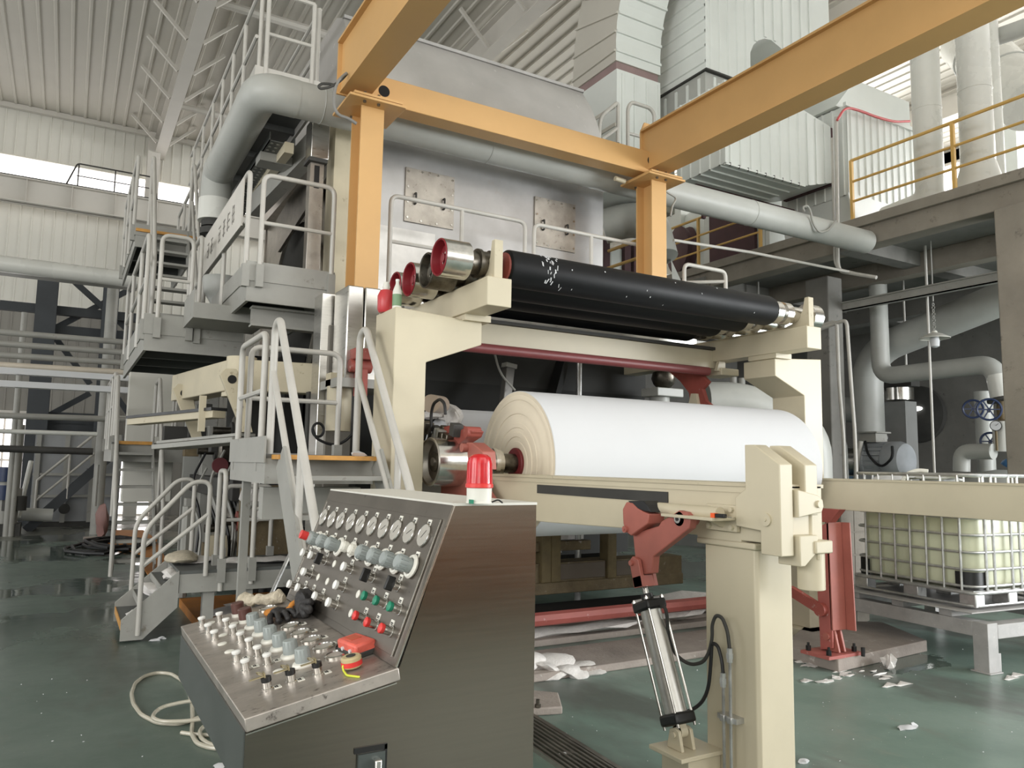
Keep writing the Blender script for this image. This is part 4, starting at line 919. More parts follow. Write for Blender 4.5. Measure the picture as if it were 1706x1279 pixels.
part('block',M().box(2.30,5.47,1.48,2.55,5.62,1.80),MBd,t,bevel=.008)
part('hole',M().cyl((2.36,5.46,1.76),(2.36,5.475,1.76),.03,seg=16),MBLACKHOLE,t)
part('bolt_strip',M().box(2.24,5.46,1.7,2.30,5.49,2.25),MBd,t)
for k in range(5): part('bolt',M().cyl((2.27,5.445,1.75+.11*k),(2.27,5.46,1.75+.11*k),.012,seg=6),MCHd,t)
part('pedestal',M().box(2.28,5.5,.0,2.62,5.95,1.48),MGs,t)
# black pneumatic post and thin posts seen against the dark enclosure
p=P(851,610,y=7.0); q=P(838,690,y=6.9)
t=thing('tension_cylinder','slim grey air cylinder standing against the dark enclosure','cylinder',(p.x,6.9,q.z))
part('body',M().beam(P(848,612,y=7.0),P(822,850,y=6.87),.10,.09,(0,1,0)),mat('grey_cylinder_body',(120,118,114),.4,.5),t,bevel=.008)
part('cap',M().beam(P(849,606,y=7.0),P(848,613,y=7.0),.13,.11,(0,1,0)),MGs,t)
part('hose',M().tube([P(x,y,y=6.85) for x,y in ((824,588),(830,612),(838,628),(850,641),(858,650))],.012,.05),MGs,t)
p=P(965,600,y=7.2); solo('thin_rod',M().cyl((p.x,7.2,.0),(p.x,7.2,2.9),.035,seg=12),MGA,'thin bright vertical rod against the dark enclosure above the roll','rod')
solo('diagonal_strut',M().beam(P(948,562,y=7.42),P(922,660,y=7.3),.12,.1),MBL,'black diagonal strut against the dark enclosure','strut')
# red doctor plate at the far end
X=5.75
t=thing('red_swing_plate','dull red curved swing plate above the far end of the roll','plate',(5.8,6.3,1.9))
part('plate',M().prism([yz(1108,612,X),yz(1160,612,X),yz(1182,636,X),yz(1172,648,X),yz(1178,668,X),yz(1188,676,X),yz(1152,678,X),yz(1150,655,X),yz(1135,635,X)],'x',X-.02,X+.03),MRDd,t,bevel=.004)
part('cleat',M().prism([yz(1150,690,X),yz(1172,690,X),yz(1166,656,X),yz(1158,656,X)],'x',X-.06,X-.02),MB,t)
t=thing('bearing_housing','grey bearing housing on a flat base left of the red swing plate','housing',(5.2,6.9,1.95))
p=P(1108,650,y=6.9); part('base',M().box(p.x-.2,6.8,p.z-.08,p.x+.2,7.1,p.z+.02),MWg,t,bevel=.01)
part('housing',M().blob((p.x-.02,6.9,p.z+.14),.14,.14,.14,2,.1),MCHd,t)
part('stem',M().cyl((p.x,7.0,1.26),(p.x,7.0,p.z-.08),.12,seg=16),MWg,t)
# duct going off to the right between the frames
q=P(1300,690,y=7.2)
solo('side_air_duct',M().tube([P(1175,668,y=7.6),P(1230,668,y=7.4),q,V((q.x+.5,q.y-.1,q.z-.3)),V((q.x+.5,q.y-.1,0))],.26,.3,20),MWg,'pale grey air duct running behind the far end of the roll','duct')
for px,lab in ((1222,'left of two slim steel columns behind the cross beam end'),(1236,'right of two slim steel columns behind the cross beam end')):
    p=P(px,650,y=9.5); solo('slim_column',M().cyl((p.x,9.5,0),(p.x,9.5,3.2),.06,seg=12),MGs,lab,'column')
# ---- foot of the machine seen under the near rail
t=thing('machine_bed','brown encrusted machine bed frame seen under the near rail','frame',(4.4,7.0,0.2))
yb=6.9
def bx(px,py,y=yb): return P(px,py,y=y)
za,zb_=bx(960,985).z,bx(960,966).z
part('sill',M().box(2.4,yb-.05,za,6.3,yb+.3,zb_),MBR,t,bevel=.01)
part('sill_face',M().box(2.4,yb-.02,zb_,6.3,yb+.25,bx(960,935).z),MBR,t)
for px in (906,922,1015): 
    p=bx(px,900); part('upright',M().box(p.x-.06,yb-.06,zb_,p.x+.06,yb+.1,1.25),mat('olive_upright_%d'%px,(116,102,70),.75,0,.15,6),t,bevel=.01)
p=bx(960,908); part('cross_bar',M().box(2.8,yb-.02,p.z-.05,5.0,yb+.08,p.z+.05),MBR,t,bevel=.008)
for a,b in ((925,1009),(1020,1060)):
    p=bx(a,950); q=bx(b,938); part('panel',M().box(p.x+.03,yb-.035,zb_+.02,q.x-.03,yb-.02,bx(960,940).z+.02),mat('grey_brown_panel_%d'%a,(108,98,86),.7),t,bevel=.006)
part('white_pulp',M().box(2.7,yb+.4,bx(960,905).z,5.2,yb+.8,bx(960,893).z).blob((3.9,yb+.3,bx(960,918).z),.9,.25,.1,5,.5),MPU,t,stuff=True)
for k in range(7): part('cold_rod',M().cyl((3.0+.33*k,yb+.75,bx(960,905).z),(3.0+.33*k,yb+.75,1.35),.04,seg=10),MWg,t)
solo('pit_curb',M().box(2.4,6.15,0,6.4,6.9,.10).box(2.4,6.0,0,6.6,6.25,.06),MPAD,'grimy concrete curb under the machine bed','curb',bevel=.01)
solo('pit_dark_block',M().box(2.6,6.35,.10,5.8,6.88,.2),MBLACKHOLE,'near-black block painted as the dark pit gap below the machine bed','pit')  # solid dark block stands in for the darkness of the open pit
solo('red_tie_pipe',M().cyl((2.6,5.9,.265),(6.3,5.9,.265),.062,seg=8),MRDs,'red eight-sided tie pipe lying low across the machine foot','pipe')
solo('pit_pulp',M().blob((5.6,6.1,.2),.5,.2,.12,5,.5).blob((4.2,6.1,.1),.7,.16,.05,6,.5),MPU,'grey wet pulp heaped behind the red tie pipe','pulp',kind='stuff')
# plinth slabs
solo('machine_plinth',M().box(2.9,5.05,0,6.0,5.7,.06),MPAD,'speckled concrete plinth slab in front of the red tie pipe','plinth',bevel=.01)
for a,b in ((4.4,4.404),): pass
# ================================================================ MACHINE SIDE (left of the reel frame)
def yf(px,py,y): return P(px,py,y=y)
t=thing('machine_side_column','grey machine side frame behind the front landing','frame',(2.3,7.0,0))
part('column',M().box(2.05,6.98,0,2.30,7.2,2.9),mat('side_frame_grey',(118,114,106),.5,.2,.08,3),t,bevel=.01)  # grey lowered to stand in for the shade behind the landing
p=yf(545,620,7.15); part('slotted_column',M().box(p.x-.12,7.0,0,p.x+.02,7.25,3.2),MST,t,bevel=.006)
part('inner_plate',M().box(2.0,7.4,1.0,2.5,7.5,2.3),MDK,t)
part('gearbox',M().cyl((2.1,6.75,1.9),(2.1,6.75,2.3),.11,seg=20).box(2.0,6.7,2.3,2.2,6.85,2.42),MBd,t)
part('knuckle',M().box(2.12,6.4,2.52,2.28,6.6,2.62).cyl((2.1,6.5,2.47),(2.3,6.5,2.47),.06,seg=18).box(2.16,6.45,2.2,2.26,6.55,2.45),MRDd,t,bevel=.008)
solo('side_hose',M().tube([P(x,y,y=6.6) for x,y in ((521,713),(526,730),(545,739),(560,741),(575,735),(588,722))]+[P(588,722,y=6.6)],.012,.05,8),MBKs,'black hose drooping behind the front landing','hose')
solo('hose_reel',M().torus(P(530,716,y=6.7),(.4,-1,0),.06,.012,24,8),MBKs,'small coiled black hose beside the machine side frame','hose')
# beige press beam with rounded corner
by=9.0
A=P(284,642,y=9.6); Bp=P(402,600,y=7.6)
t=thing('press_beam','beige box beam with a rounded corner jutting out below the landing','beam',(1.2,8.4,2.1))
part('arm',M().beam((A.x+.12,9.6,2.44),(1.40,7.75,2.44),.22,.30),MBd,t,bevel=.01)
part('corner_post',M().cyl((1.42,7.72,2.27),(1.42,7.72,2.62),.14,seg=28),MBd,t)
part('cross_arm',M().beam((1.42,7.72,2.44),(2.35,7.55,2.44),.22,.30),MBd,t,bevel=.01)
part('flange',M().cyl((1.42,7.72,2.23),(1.42,7.72,2.27),.17,seg=28),MBd,t)
def swing(px0,py0,px1,py1,y,w0,w1,lab):
    a=P(px0,py0,y=y); b=P(px1,py1,y=y); t=thing('press_lever',lab,'arm',b)
    part('plate',M().prism([(a.x-w0,a.z+.04),(a.x-w0*.5,a.z+.1),(a.x+w0*.6,a.z+.1),(a.x+w0,a.z+.02),(b.x+w1,b.z),(b.x-w1,b.z)],'y',y-.03,y+.04),MBd,t,bevel=.005)
    part('hole',M().cyl((a.x+.02,y-.035,a.z-.0),(a.x+.02,y-.02,a.z),.04,seg=20),MBLACKHOLE,t,'round hole')
    m=a.lerp(b,.52); part('hole',M().cyl((m.x+.01,y-.035,m.z),(m.x+.01,y-.02,m.z),.025,seg=16),MBLACKHOLE,t,'small round hole')
swing(382,632,412,720,7.5,.09,.045,'right tapered beige press arm with round holes')
swing(303,655,330,735,9.2,.10,.05,'left tapered beige press arm with round holes')
solo('press_link',M().box(1.10,8.0,1.9,1.16,8.06,2.25),MB,'slim beige vertical link between the two press arms','link')
# trays
a=P(222,703,y=9.6); b=P(365,690,y=7.9)
t=thing('doctor_tray','slim pale tray with black rim sticking out to the left','tray',(1.0,8.7,a.z))
part('tray',M().beam(a,b,.14,.07),MBd,t,bevel=.004); part('rim',M().beam(a+V((0,0,.05)),b+V((0,0,.05)),.17,.03),MBL,t)
a=P(275,745,y=9.0); b=P(410,733,y=7.6)
solo('lower_tray',M().beam(a,b,.3,.05).beam(a+V((0,0,.05)),b+V((0,0,.05)),.2,.03),MGs,'grey lower tray below the press arms','tray',bevel=.004)
# dark machinery behind
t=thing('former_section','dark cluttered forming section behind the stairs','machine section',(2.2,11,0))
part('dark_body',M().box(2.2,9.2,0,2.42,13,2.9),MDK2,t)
part('frame_column',M().box(1.9,9.6,0,2.1,9.85,2.9),MDK,t,bevel=.01); part('frame_column',M().box(1.75,12.2,0,1.95,12.45,2.9),MGs,t,bevel=.01)
part('frame_beam',M().box(1.7,9.4,1.15,2.3,13,1.4),MDK,t,bevel=.01); part('frame_beam',M().box(1.2,12,1.9,2.4,12.3,2.1),MDK,t)
for y,z,r in ((9.7,.9,.3),(10.6,.75,.26),(11.6,1.75,.3),(12.6,.9,.3),(10.4,2.0,.22)):
    part('felt_roll',M().lathe((1.85,y,z),(1,0,0),[(.05,-.25),(.05,0),(r-.04,.0),(r,.03),(r,.35)],28),MCHd,t)
    part('roll_hub',M().lathe((1.84,y,z),(1,0,0),[(.01,-.02),(.12,-.02),(.12,.01)],20),MRDd if r==.3 and y<10 else MDK,t)
rd=random.Random(5)
for k in range(14):
    x=rd.uniform(1.5,2.0); y=rd.uniform(8.9,12.5); z=rd.uniform(.3,2.4); part('valve_block',M().obox((x,y,z),V((rd.uniform(.04,.1),0,0)),V((0,rd.uniform(.05,.12),0)),V((0,0,rd.uniform(.05,.14)))),(MGs,MDK,MBR,MBd)[k%4],t,bevel=.006)
for k in range(10):
    x=rd.uniform(1.55,1.95); y=rd.uniform(8.9,11); z0=rd.uniform(.2,.6); 
    part('cable',M().tube([(x,y,z0),(x+.05,y+.1,z0+.5),(x-.1,y+.2,z0+.9),(x+.1,y+.35,z0+1.3)],.018,.2,6),MBKs if k%2 else MGs,t)
p=P(316,778,y=9.4); part('tall_pipe',M().tube([(p.x,9.4,.1),(p.x,9.4,1.1)],.05),MGs,t)
# crimson hub disc seen between rails
p=P(366,775,y=9.0); solo('crimson_disc',M().lathe(p,(0,-1,0),[(.02,-.02),(.07,-.03),(.085,0),(.085,.04)],28),mat('dim_crimson',(92,36,40),.6),'dark crimson disc behind the short stair rails','disc')
# grey lower body below landing B
t=thing('machine_cover','grime covered machine panel below the front landing','panel',(1.9,8.9,0))
part('panel',M().box(1.7,8.9,.55,2.25,8.95,1.35),MBR,t)
part('pipe',M().tube([(1.75,8.8,.7),(1.75,8.8,1.15),(2.2,8.8,1.15)],.03,.1),MGs,t)
part('crust',M().blob((1.85,8.85,1.2),.14,.08,.16,4,.6),MPU,t,stuff=True)
# white cabinet column behind mid platform
p=P(262,620,y=14.5); q=P(300,740,y=14.5)
solo('white_cabinet',M().box(p.x-.42,14.5,.9,p.x+.34,14.8,p.z+.45),MWA,'tall white cabinet column behind the press beam','cabinet',bevel=.01)
solo('pale_fitting_board',M().box(1.62,13.2,0,2.1,13.3,2.5),MWg,'pale equipment board behind the press arms','board',bevel=.01)
# ================================================================ second stairs further back on the left
SBZ=1.70
p=P(178,985,y=12.5)
L0=P(195,750,y=13.6); R0=P(252,750,y=13.6)
SX0,SX1=P(192,760,y=13.2).x,P(254,760,y=13.2).x
SBZ=P(225,737,y=13.3).z
stairs('back_stairs','far steep grey stairs with open treads and a tan top edge',SX0,SX1,13.3,SBZ-.03,11.9,.12,7,depth=.2,tm=.04)
platform('back_landing',SX0-.05,13.35,SX1+.6,16.0,SBZ,'far landing at the top of the open stairs',.3,.1,'')
solo('landing_edge',M().box(SX0,13.28,SBZ-.03,SX1,13.36,SBZ+.02),MOR,'tan nosing at the edge of the far landing','strip')
for x,lab in ((SX0-.03,'left rail post pair of the far open stairs'),(SX1+.05,'right rail post pair of the far open stairs')):
    t=thing('back_stair_handrail',lab,'handrail',(x,12.5,0))
    part('top_rail',M().tube([(x,13.9,SBZ),(x,13.9,SBZ+1.0),(x,13.3,SBZ+1.02),(x,11.75,.95),(x,11.75,.05)],.028,.06,8),MG,t)
    part('mid_rail',M().tube([(x,13.3,SBZ+.1),(x,13.3,SBZ+1.02)],.028),MG,t); part('post',M().tube([(x,12.5,.8),(x,12.5,1.75)],.024),MG,t)
railing('back_handrail',[(SX0-.05,13.6),(SX0-.05,15.9)],SBZ,1.1,'grey guard rail of the far landing on its outer side',posts=[(SX0-.05,14.4),(SX0-.05,15.2)])
railing('back_handrail',[(SX0,15.95),(SX1+.3,15.95)],SBZ,1.0,'grey guard rail across the back of the far landing')
railing('back_handrail',[(SX1+.35,13.6),(SX1+.35,14.0)],SBZ,1.15,'narrow rounded rail loop on the inner side of the far landing',mids=False)
# floor beside it
solo('orange_sheet',M().plate([P(178,905,z=.03),P(250,1000 if 0 else 930,z=.03),P(262,900,z=.03),P(238,884,z=.03),P(190,884,z=.03)],.02).plate([P(232,935,z=.06),P(262,985,z=.06),P(290,960,z=.06),P(262,905,z=.06)],.02),MORs,'rusty orange sheets lying on the floor behind the open stairs','sheet')
pts=[]
rd=random.Random(9)
c=P(180,912,z=.03)
for k in range(60):
    a=k*.62; pts.append((c.x+(.42+.1*math.sin(k*1.3))*math.cos(a)-.25*math.cos(a*.13),c.y+(1.0+.2*math.sin(k*.9))*math.sin(a),.03+.002*k))
solo('hose_coil',M().tube(pts,.028,0,6),MBKs,'loose black hose coil on the wet floor by the far stairs','hose')
# ================================================================ FAR BACKGROUND ON THE LEFT
BY=22.0
def bp(px,py,y=BY): return P(px,py,y=y)
def steelcol(px,w,lab,y=BY,ztop=None,top=470):
    p=bp(px,700,y); t=thing('steel_column',lab,'column',(p.x,y,0)); zt=ztop or bp(px,top,y).z
    part('column',M().ibeam((p.x,y,0),(p.x,y,zt),w,w*.9,.03,.02,up=(0,1,0)),MDS,t); part('base',M().box(p.x-w*.7,y-w*.7,0,p.x+w*.7,y+w*.7,.04),MDS,t); return t
steelcol(62,.5,'thick dark steel column left of the cross braces',top=455)
steelcol(170,.4,'dark steel column right of the cross braces',top=455)
bi=0
for (a,b,lab) in (((125,470),(225,560),'dark cross brace falling right at the top of the far truss'),((225,478),(95,545),'dark cross brace falling left at the top of the far truss'),((75,540),(150,640),'lower dark cross brace falling right in the far truss'),((150,655),(85,690),'short dark brace above the grey tank wall'),((190,655),(215,690),'short dark brace at the right of the far truss')):
    yy_=22.49+.13*bi; bi+=1
    solo('cross_brace',M().beam(P(*a,y=yy_),P(*b,y=yy_),.12,.14),MDS,lab,'brace')
for (a,b,h_,lab) in (((0,508),(228,530),.22,'upper dark horizontal beam of the far truss'),((70,548),(228,562),.25,'middle dark horizontal beam of the far truss'),((60,695),(170,700),.3,'lower dark horizontal beam above the grey tank wall'),((60,712),(165,714),.25,'dark horizontal channel above the grey tank wall')):
    solo('truss_beam',M().beam(P(*a,y=22.33),P(*b,y=22.33),.2,h_),MDS,lab,'beam')
# pipes crossing on the left
def xpipe(y,px0,py0,px1,py1,r,m,lab,name='far_pipe'):
    a=P(px0,py0,y=y); b=P(px1,py1,y=y); d=b-a; a=a-d*.5
    return solo(name,M().cyl(a,b,r,seg=16),m,lab,'pipe')
xpipe(17,0,439,228,467,.16,MW,'thick white pipe crossing high on the left wall')
solo('pipe_tray',M().beam(P(-120,438,y=17.2),P(228,479,y=17.2),.3,.09),MGs,'pale channel just below the thick white pipe','channel')
xpipe(16,0,553,218,571,.055,MGs,'uppermost of the four thin grey pipes on the left')
xpipe(16,0,572,216,588,.055,MGs,'second from top of the four thin grey pipes on the left')
xpipe(16,0,591,232,606,.055,MGs,'third from top of the four thin grey pipes on the left')
xpipe(16,0,608,232,622,.06,mat('cream_pipe',(206,196,180),.4),'cream pipe, lowest of the four on the left')
for (a,b,lab) in (((0,616),(264,633),'upper bright white cable tray on the left'),((0,638),(258,652),'lower bright white cable tray on the left')):
    pa_,pb_=P(*a,y=15),P(*b,y=15); d=pb_-pa_; pa_=pa_-d*.5
    t=thing('cable_tray',lab,'tray',(pb_.x,15,pb_.z)); part('side',M().beam(pa_,pb_,.02,.10),MPA,t); part('side',M().beam(pa_+V((0,.2,0)),pb_+V((0,.2,0)),.02,.10),MPA,t); part('base',M().beam(pa_+V((0,.1,-.04)),pb_+V((0,.1,-.04)),.2,.01),MW,t)
xpipe(18,0,692,222,699,.06,MGs,'grey pipe at mid height on the left')
xpipe(18,0,718,162,723,.045,MW,'slim pale pipe above the grey tank wall')
xpipe(18,0,747,155,752,.07,MDK,'dark pipe across the grey tank wall')
for px,a,b,lab in ((182,470,600,'bright vertical pipe in front of the far truss'),(36,520,605,'thin vertical drop pipe far left'),(22,690,860,'grey vertical pipe in front of the low window')):
    p,q=P(px,a,y=19),P(px-2,b,y=19); solo('drop_pipe',M().cyl((q.x,19,0),(q.x,19,p.z),.12 if px==182 else .06,seg=14),MGs,lab,'pipe')
# grey panelled tank wall
ga_=P(60,720,y=21.3); gb_=P(196,860,y=21.3)
t=thing('panelled_tank','grey panelled steel tank wall at the far left end of the hall','tank',((ga_.x+gb_.x)/2,21.5,0))
part('body',M().box(ga_.x,21.3,.12,gb_.x,21.6,ga_.z),mat('grey_tank_paint',(150,152,154),.5,.0,.1,1),t)
for px in (60,108,152,194): p=P(px,800,y=21.3); part('rib',M().box(p.x-.05,21.2,.1,p.x+.05,21.3,ga_.z),MGs,t)
for py in (752,790,826): p=P(100,py,y=21.3); part('rib',M().box(ga_.x,21.22,p.z-.03,gb_.x,21.3,p.z+.03),MGs,t)
p=P(107,847,y=21.3); part('port',M().lathe((p.x,21.3,p.z),(0,-1,0),[(.05,.12),(.12,.12),(.12,0)],20),MDK,t)
part('skid',M().box(ga_.x,21.25,0,gb_.x,22,.12),MDK,t)
# far stairs along the tank
fa=P(45,862,y=20.2); fb=P(160,775,y=20.2)
t=thing('far_stairs','dark far stairs climbing right along the grey tank','stairs',(fa.x,20.2,0))
part('stringer',M().beam((fa.x,20.1,.02),(fb.x+.4,20.1,fb.z+.35),.04,.2),MDS,t); part('stringer',M().beam((fa.x,20.8,.02),(fb.x+.4,20.8,fb.z+.35),.04,.2),MDS,t)
for k in range(9): f=(k+.5)/9; part('tread',M().box(fa.x+(fb.x-fa.x)*f-.1,20.1,fb.z*f-.03,fa.x+(fb.x-fa.x)*f+.12,20.8,fb.z*f),MDS,t)
h1=P(62,800,y=20.1); h2=P(160,722,y=20.1)
part('handrail',M().tube([(h1.x,20.1,.4),(h1.x,20.1,h1.z),(h2.x,20.1,h2.z)],.03,0),MG,t); part('mid_rail',M().tube([(h1.x,20.1,h1.z-.45),(h2.x,20.1,h2.z-.45)],.025),MG,t)
m_=h1.lerp(h2,.55); part('post',M().tube([(m_.x,20.1,m_.z-1.0),(m_.x,20.1,m_.z)],.025),MG,t)
solo('leaning_white_pole',M().tube([P(30,862,y=19.5),P(52,768,y=19.9)],.05,0,8),MW,'white pole leaning by the dark far column','pole')
solo('floor_pipe',M().cyl(P(25,856,y=19.8),P(88,858,y=19.8),.14,seg=18),MWg,'short grey pipe lying on the floor by the far stairs','pipe')
t=thing('far_valves','dark valve cluster at the left edge of the hall','valve',(-1,19,0))
for k,(px,py) in enumerate(((5,820),(14,838),(22,825),(8,790),(30,838))):
    p=P(px,py,y=19.2); part('valve',M().cyl((p.x,19.2,p.z-.15),(p.x,19.2,p.z+.15),.16,seg=14),(MBLd,MDK,MGs)[k%3],t); 
part('riser',M().cyl((P(20,840,y=19.2).x,19.2,0),(P(20,840,y=19.2).x,19.2,2.3),.12,seg=14),MGs,t); part('riser',M().cyl((P(6,840,y=19.2).x,19.2,0),(P(6,840,y=19.2).x,19.2,1.4),.12,seg=14),MGs,t); part('base',M().box(P(0,850,y=19).x-.5,19,0,P(36,850,y=19).x,19.6,.25),MDK,t)
t=thing('red_pump','small dull red pump set behind the open stairs','pump',(P(172,835,y=17).x,17,0))
p=P(172,850,y=17); part('body',M().blob((p.x,17,.36),.13,.16,.3,2,.3),mat('dull_pump_paint',(138,104,98),.6),t); part('valve_stem',M().cyl((p.x-.15,17,.7),(p.x-.15,17,1.5),.03,seg=8),MGs,t); part('base',M().box(p.x-.3,16.8,0,p.x+.3,17.3,.1),MPAD,t)
# ================================================================ RIGHT SIDE: DUCTS AND PIPES ON THE MEZZANINE
def clad_box(t,x0,y0,z0,x1,y1,z1,faces='swdte',sp=.22,m=None,hz=False):
    """box clad with ribbed sheets; s = face toward -y, w = -x, d = underside, t = top"""
    m=m or MCL
    if 's' in faces: part('cladding_sheet',M().sheet((x0,y0,z0),(x1-x0,0,0),(0,0,z1-z0),(0,-1,0),sp,.05,.022),m,t) if not hz else part('cladding_sheet',M().sheet((x0,y0,z0),(0,0,z1-z0),(x1-x0,0,0),(0,-1,0),sp,.05,.022),m,t)
    if 'w' in faces: part('cladding_sheet',M().sheet((x0,y0,z0),(0,y1-y0,0),(0,0,z1-z0),(-1,0,0),sp,.05,.022) if not hz else M().sheet((x0,y0,z0),(0,0,z1-z0),(0,y1-y0,0),(-1,0,0),sp,.05,.022),m,t)
    if 'd' in faces: part('cladding_sheet',M().sheet((x0,y0,z0),(0,y1-y0,0),(x1-x0,0,0),(0,0,-1),sp,.05,.022),m,t)
    part('inner_box',M().box(x0+.01,y0+.01,z0+.01,x1-.01,y1-.01,z1-.01),m,t)
# horizontal duct in front (C)
cx,cyy,cz=8.65,8.40,6.40
t=thing('air_duct','wide white ribbed air duct with dark underside above the thick pipe','duct',(9.9,8.9,6.4))
clad_box(t,cx,cyy,cz,10.5,9.5,7.75,'swd')
part('transition_sheet',M().prism([(10.5,cz),(11.22,cz+.20),(11.22,7.62),(10.5,7.75)],'y',cyy,9.5),MCL,t)
for i in range(3): part('transition_rib',M().box(10.58+.22*i,cyy-.022,cz+.03+.06*i,10.62+.22*i,cyy,7.70-.04*i),MCL,t)
part('flexible_joint',M().box(11.22,cyy+.02,cz+.18,11.30,9.45,7.62),MPV,t,'plum flexible joint')
part('corner_trim',M().beam((cx,cyy-.01,cz),(cx,cyy-.01,7.75),.05,.05,(0,1,0)).beam((cx,cyy,cz-.01),(10.5,cyy,cz-.01),.05,.03),MCL,t)
for k in range(9): part('screw',M().cyl((cx+.1+.2*k,cyy-.01,cz-.03),(cx+.1+.2*k,cyy-.01,cz+.02),.018,seg=6),MDK,t)
part('hanger',M().box(9.2,9.45,5.9,9.26,9.5,6.4),MPV,t); part('hanger_beam',M().box(8.9,9.3,6.25,11.6,9.42,6.4),MPV,t)
# duct D standing on the mezzanine
t=thing('air_duct','white ribbed duct standing on the mezzanine floor behind the yellow railing','duct',(12.1,8.6,5.77))
part('cladding_sheet',M().sheet((11.33,8.15,6.35),(1.92,0,0),(0,0,1.6),(0,-1,0),.2,.05,.022),MCL,t)
part('inner_box',M().prism([(11.35,6.3),(11.45,5.77),(12.9,5.77),(13.2,6.3),(13.2,7.95),(11.35,7.95)],'y',8.16,9.6),MCL,t)
part('cladding_sheet',M().sheet((11.34,8.15,6.35),(0,1.4,0),(0,0,1.6),(-1,0,0),.2,.05,.022),MCL,t)
part('tapered_foot',M().prism([(11.28,6.36),(11.45,5.77),(12.9,5.77),(13.2,6.36)],'y',8.13,8.16),MCL,t)
part('dashed_edge',M().box(11.25,8.1,7.9,13.25,8.16,7.97),MCL,t)
part('sloping_roof',M().prism([(11.25,7.97),(13.4,7.97),(13.4,8.6),(11.8,8.6)],'y',8.3,9.6),MCL,t)
solo('red_cable',M().tube([P(1395,200,y=8.0),P(1408,178,y=8.0),P(1432,184,y=8.0),P(1460,195,y=8.0),P(1490,203,y=8.0),P(1515,202,y=8.0)],.022,.2,8),mat('red_cable_skin',(206,90,92),.5),'red cable drooping across the mezzanine duct','cable')
# neck and upper duct (B)
p=P(1176,114,x=8.75); by_=p.y; bz=p.z
t=thing('air_duct','tall white ribbed duct turning over at the roof, right of the hood','duct',(9.6,by_+.6,bz))
R2=8.75+P(1322,150,y=by_).x-P(1176,114,y=by_).x
seg=16; x0=8.75; x1=x0+1.05
clad_box(t,x0,by_,bz,x1,by_+1.3,bz+.55,'w',.24,hz=True)
part('cladding_sheet',M().sheet((x0,by_,bz),(R2-x0+.3,0,0),(0,0,2.6),(0,-1,0),.21,.06,.025) if 0 else M().sheet((x0,by_,bz),(x1-x0,0,0),(0,0,2.6),(0,-1,0),.21,.06,.025),MCL,t)
part('cladding_sheet',M().sheet((x0,by_,bz+.55),(0,0,2.05),(0,1.3,0),(-1,0,0),.24,.06,.025),MCL,t)
arcx=x1+.55; zc=bz+.45
poly=[(x1,zc+1.9),(x1,zc)]+[(arcx-.55*math.cos(a),zc+.55*math.sin(a)) for a in [math.pi*i/10 for i in range(1,6)]]+[(arcx+1.6,zc+.05),(arcx+1.6,zc+1.9)]
part('elbow_face',M().prism(poly,'y',by_+.02,by_+1.3),MCL,t)
for i in range(7):
    xx=x1+.15+.24*i
    zb2=zc+.02+(.55*math.sqrt(max(0,1-((arcx-xx)/.55)**2)) if xx<arcx else .55-.3*(xx-arcx))
    part('rib',M().box(xx-.03,by_-.005,zb2,xx+.03,by_+.02,zc+1.9),MCL,t)
part('inner_box',M().box(x0+.01,by_+.01,bz+.01,x1-.01,by_+1.29,bz+2.6),MCL,t)
part('dark_seam',M().box(x0-.02,by_-.03,bz-.03,x1+.3,by_+1.3,bz),MDK,t)
part('neck',M().box(x0+.02,by_+.04,cz+1.3,x1,by_+1.25,bz-.03),MWg,t)
for i in range(4): part('neck_rib',M().box(x0+.0,by_+.15+.28*i,cz+1.3,x0+.03,by_+.2+.28*i,bz-.1),MCL,t)
for i in range(3): part('neck_rib',M().box(x0+.2+.3*i,by_+.02,cz+1.3,x0+.25+.3*i,by_+.05,bz-.08),MCL,t)
# duct A rising from the hood's far end, curving toward the camera
p=P(1026,100,y=9.7); q=P(1100,125,y=9.7)
ax0,ax1,ay,az=p.x,q.x,9.7,p.z
t=thing('air_duct','white ribbed elbow duct rising from the right end of the hood','duct',((ax0+ax1)/2,10.3,6.5))
Dp=1.25
def arc(r0,n=8,a1=75): # curve toward -y
    cy0,cz0=ay-1.9,az+.35
    return [(cy0+(1.9+r0)*math.cos(math.radians(a1)*i/n),cz0+(1.9+r0)*math.sin(math.radians(a1)*i/n)) for i in range(n+1)]
inn=[(ay,az)]+arc(0); out=[(ay+Dp,az)]+arc(Dp)
part('side_sheet',M().prism(inn+out[::-1],'x',ax0,ax1),MCE,t)
for i in range(len(inn)-1):
    a_,b_=V((ax0,*inn[i])),V((ax0,*inn[i+1])); 
    part('front_rib',M().beam(V((ax0,*inn[i])).lerp(V((ax0,*inn[i+1])),.5)+V((0,-.01,0)),V((ax1,*inn[i])).lerp(V((ax1,*inn[i+1])),.5)+V((0,-.01,0)),.05,.045),MCL,t)
    o_=V((ax0-.012,*out[i])).lerp(V((ax0-.012,*out[i+1])),.5); c_=V((ax0-.012,*inn[i])).lerp(V((ax0-.012,*inn[i+1])),.5)
    part('side_rib',M().beam(c_,o_,.05,.04),MCE,t)
fr=M()
for i in range(len(inn)-1): fr.add([(ax0,inn[i][0]-.004,inn[i][1]),(ax1,inn[i][0]-.004,inn[i][1]),(ax1,inn[i+1][0]-.004,inn[i+1][1]),(ax0,inn[i+1][0]-.004,inn[i+1][1])],[(0,1,2,3)])
part('front_sheet',fr,MCL,t)
part('flexible_joint',M().box(ax0+.03,ay+.03,az-.2,ax1-.03,ay+Dp-.05,az),mat('dusty_pink_joint',(150,128,126),.7),t,'dusty pink flexible joint')
part('lower_duct',M().box(ax0+.02,ay,6.2,ax1,ay+Dp-.02,az-.14),MCL,t)
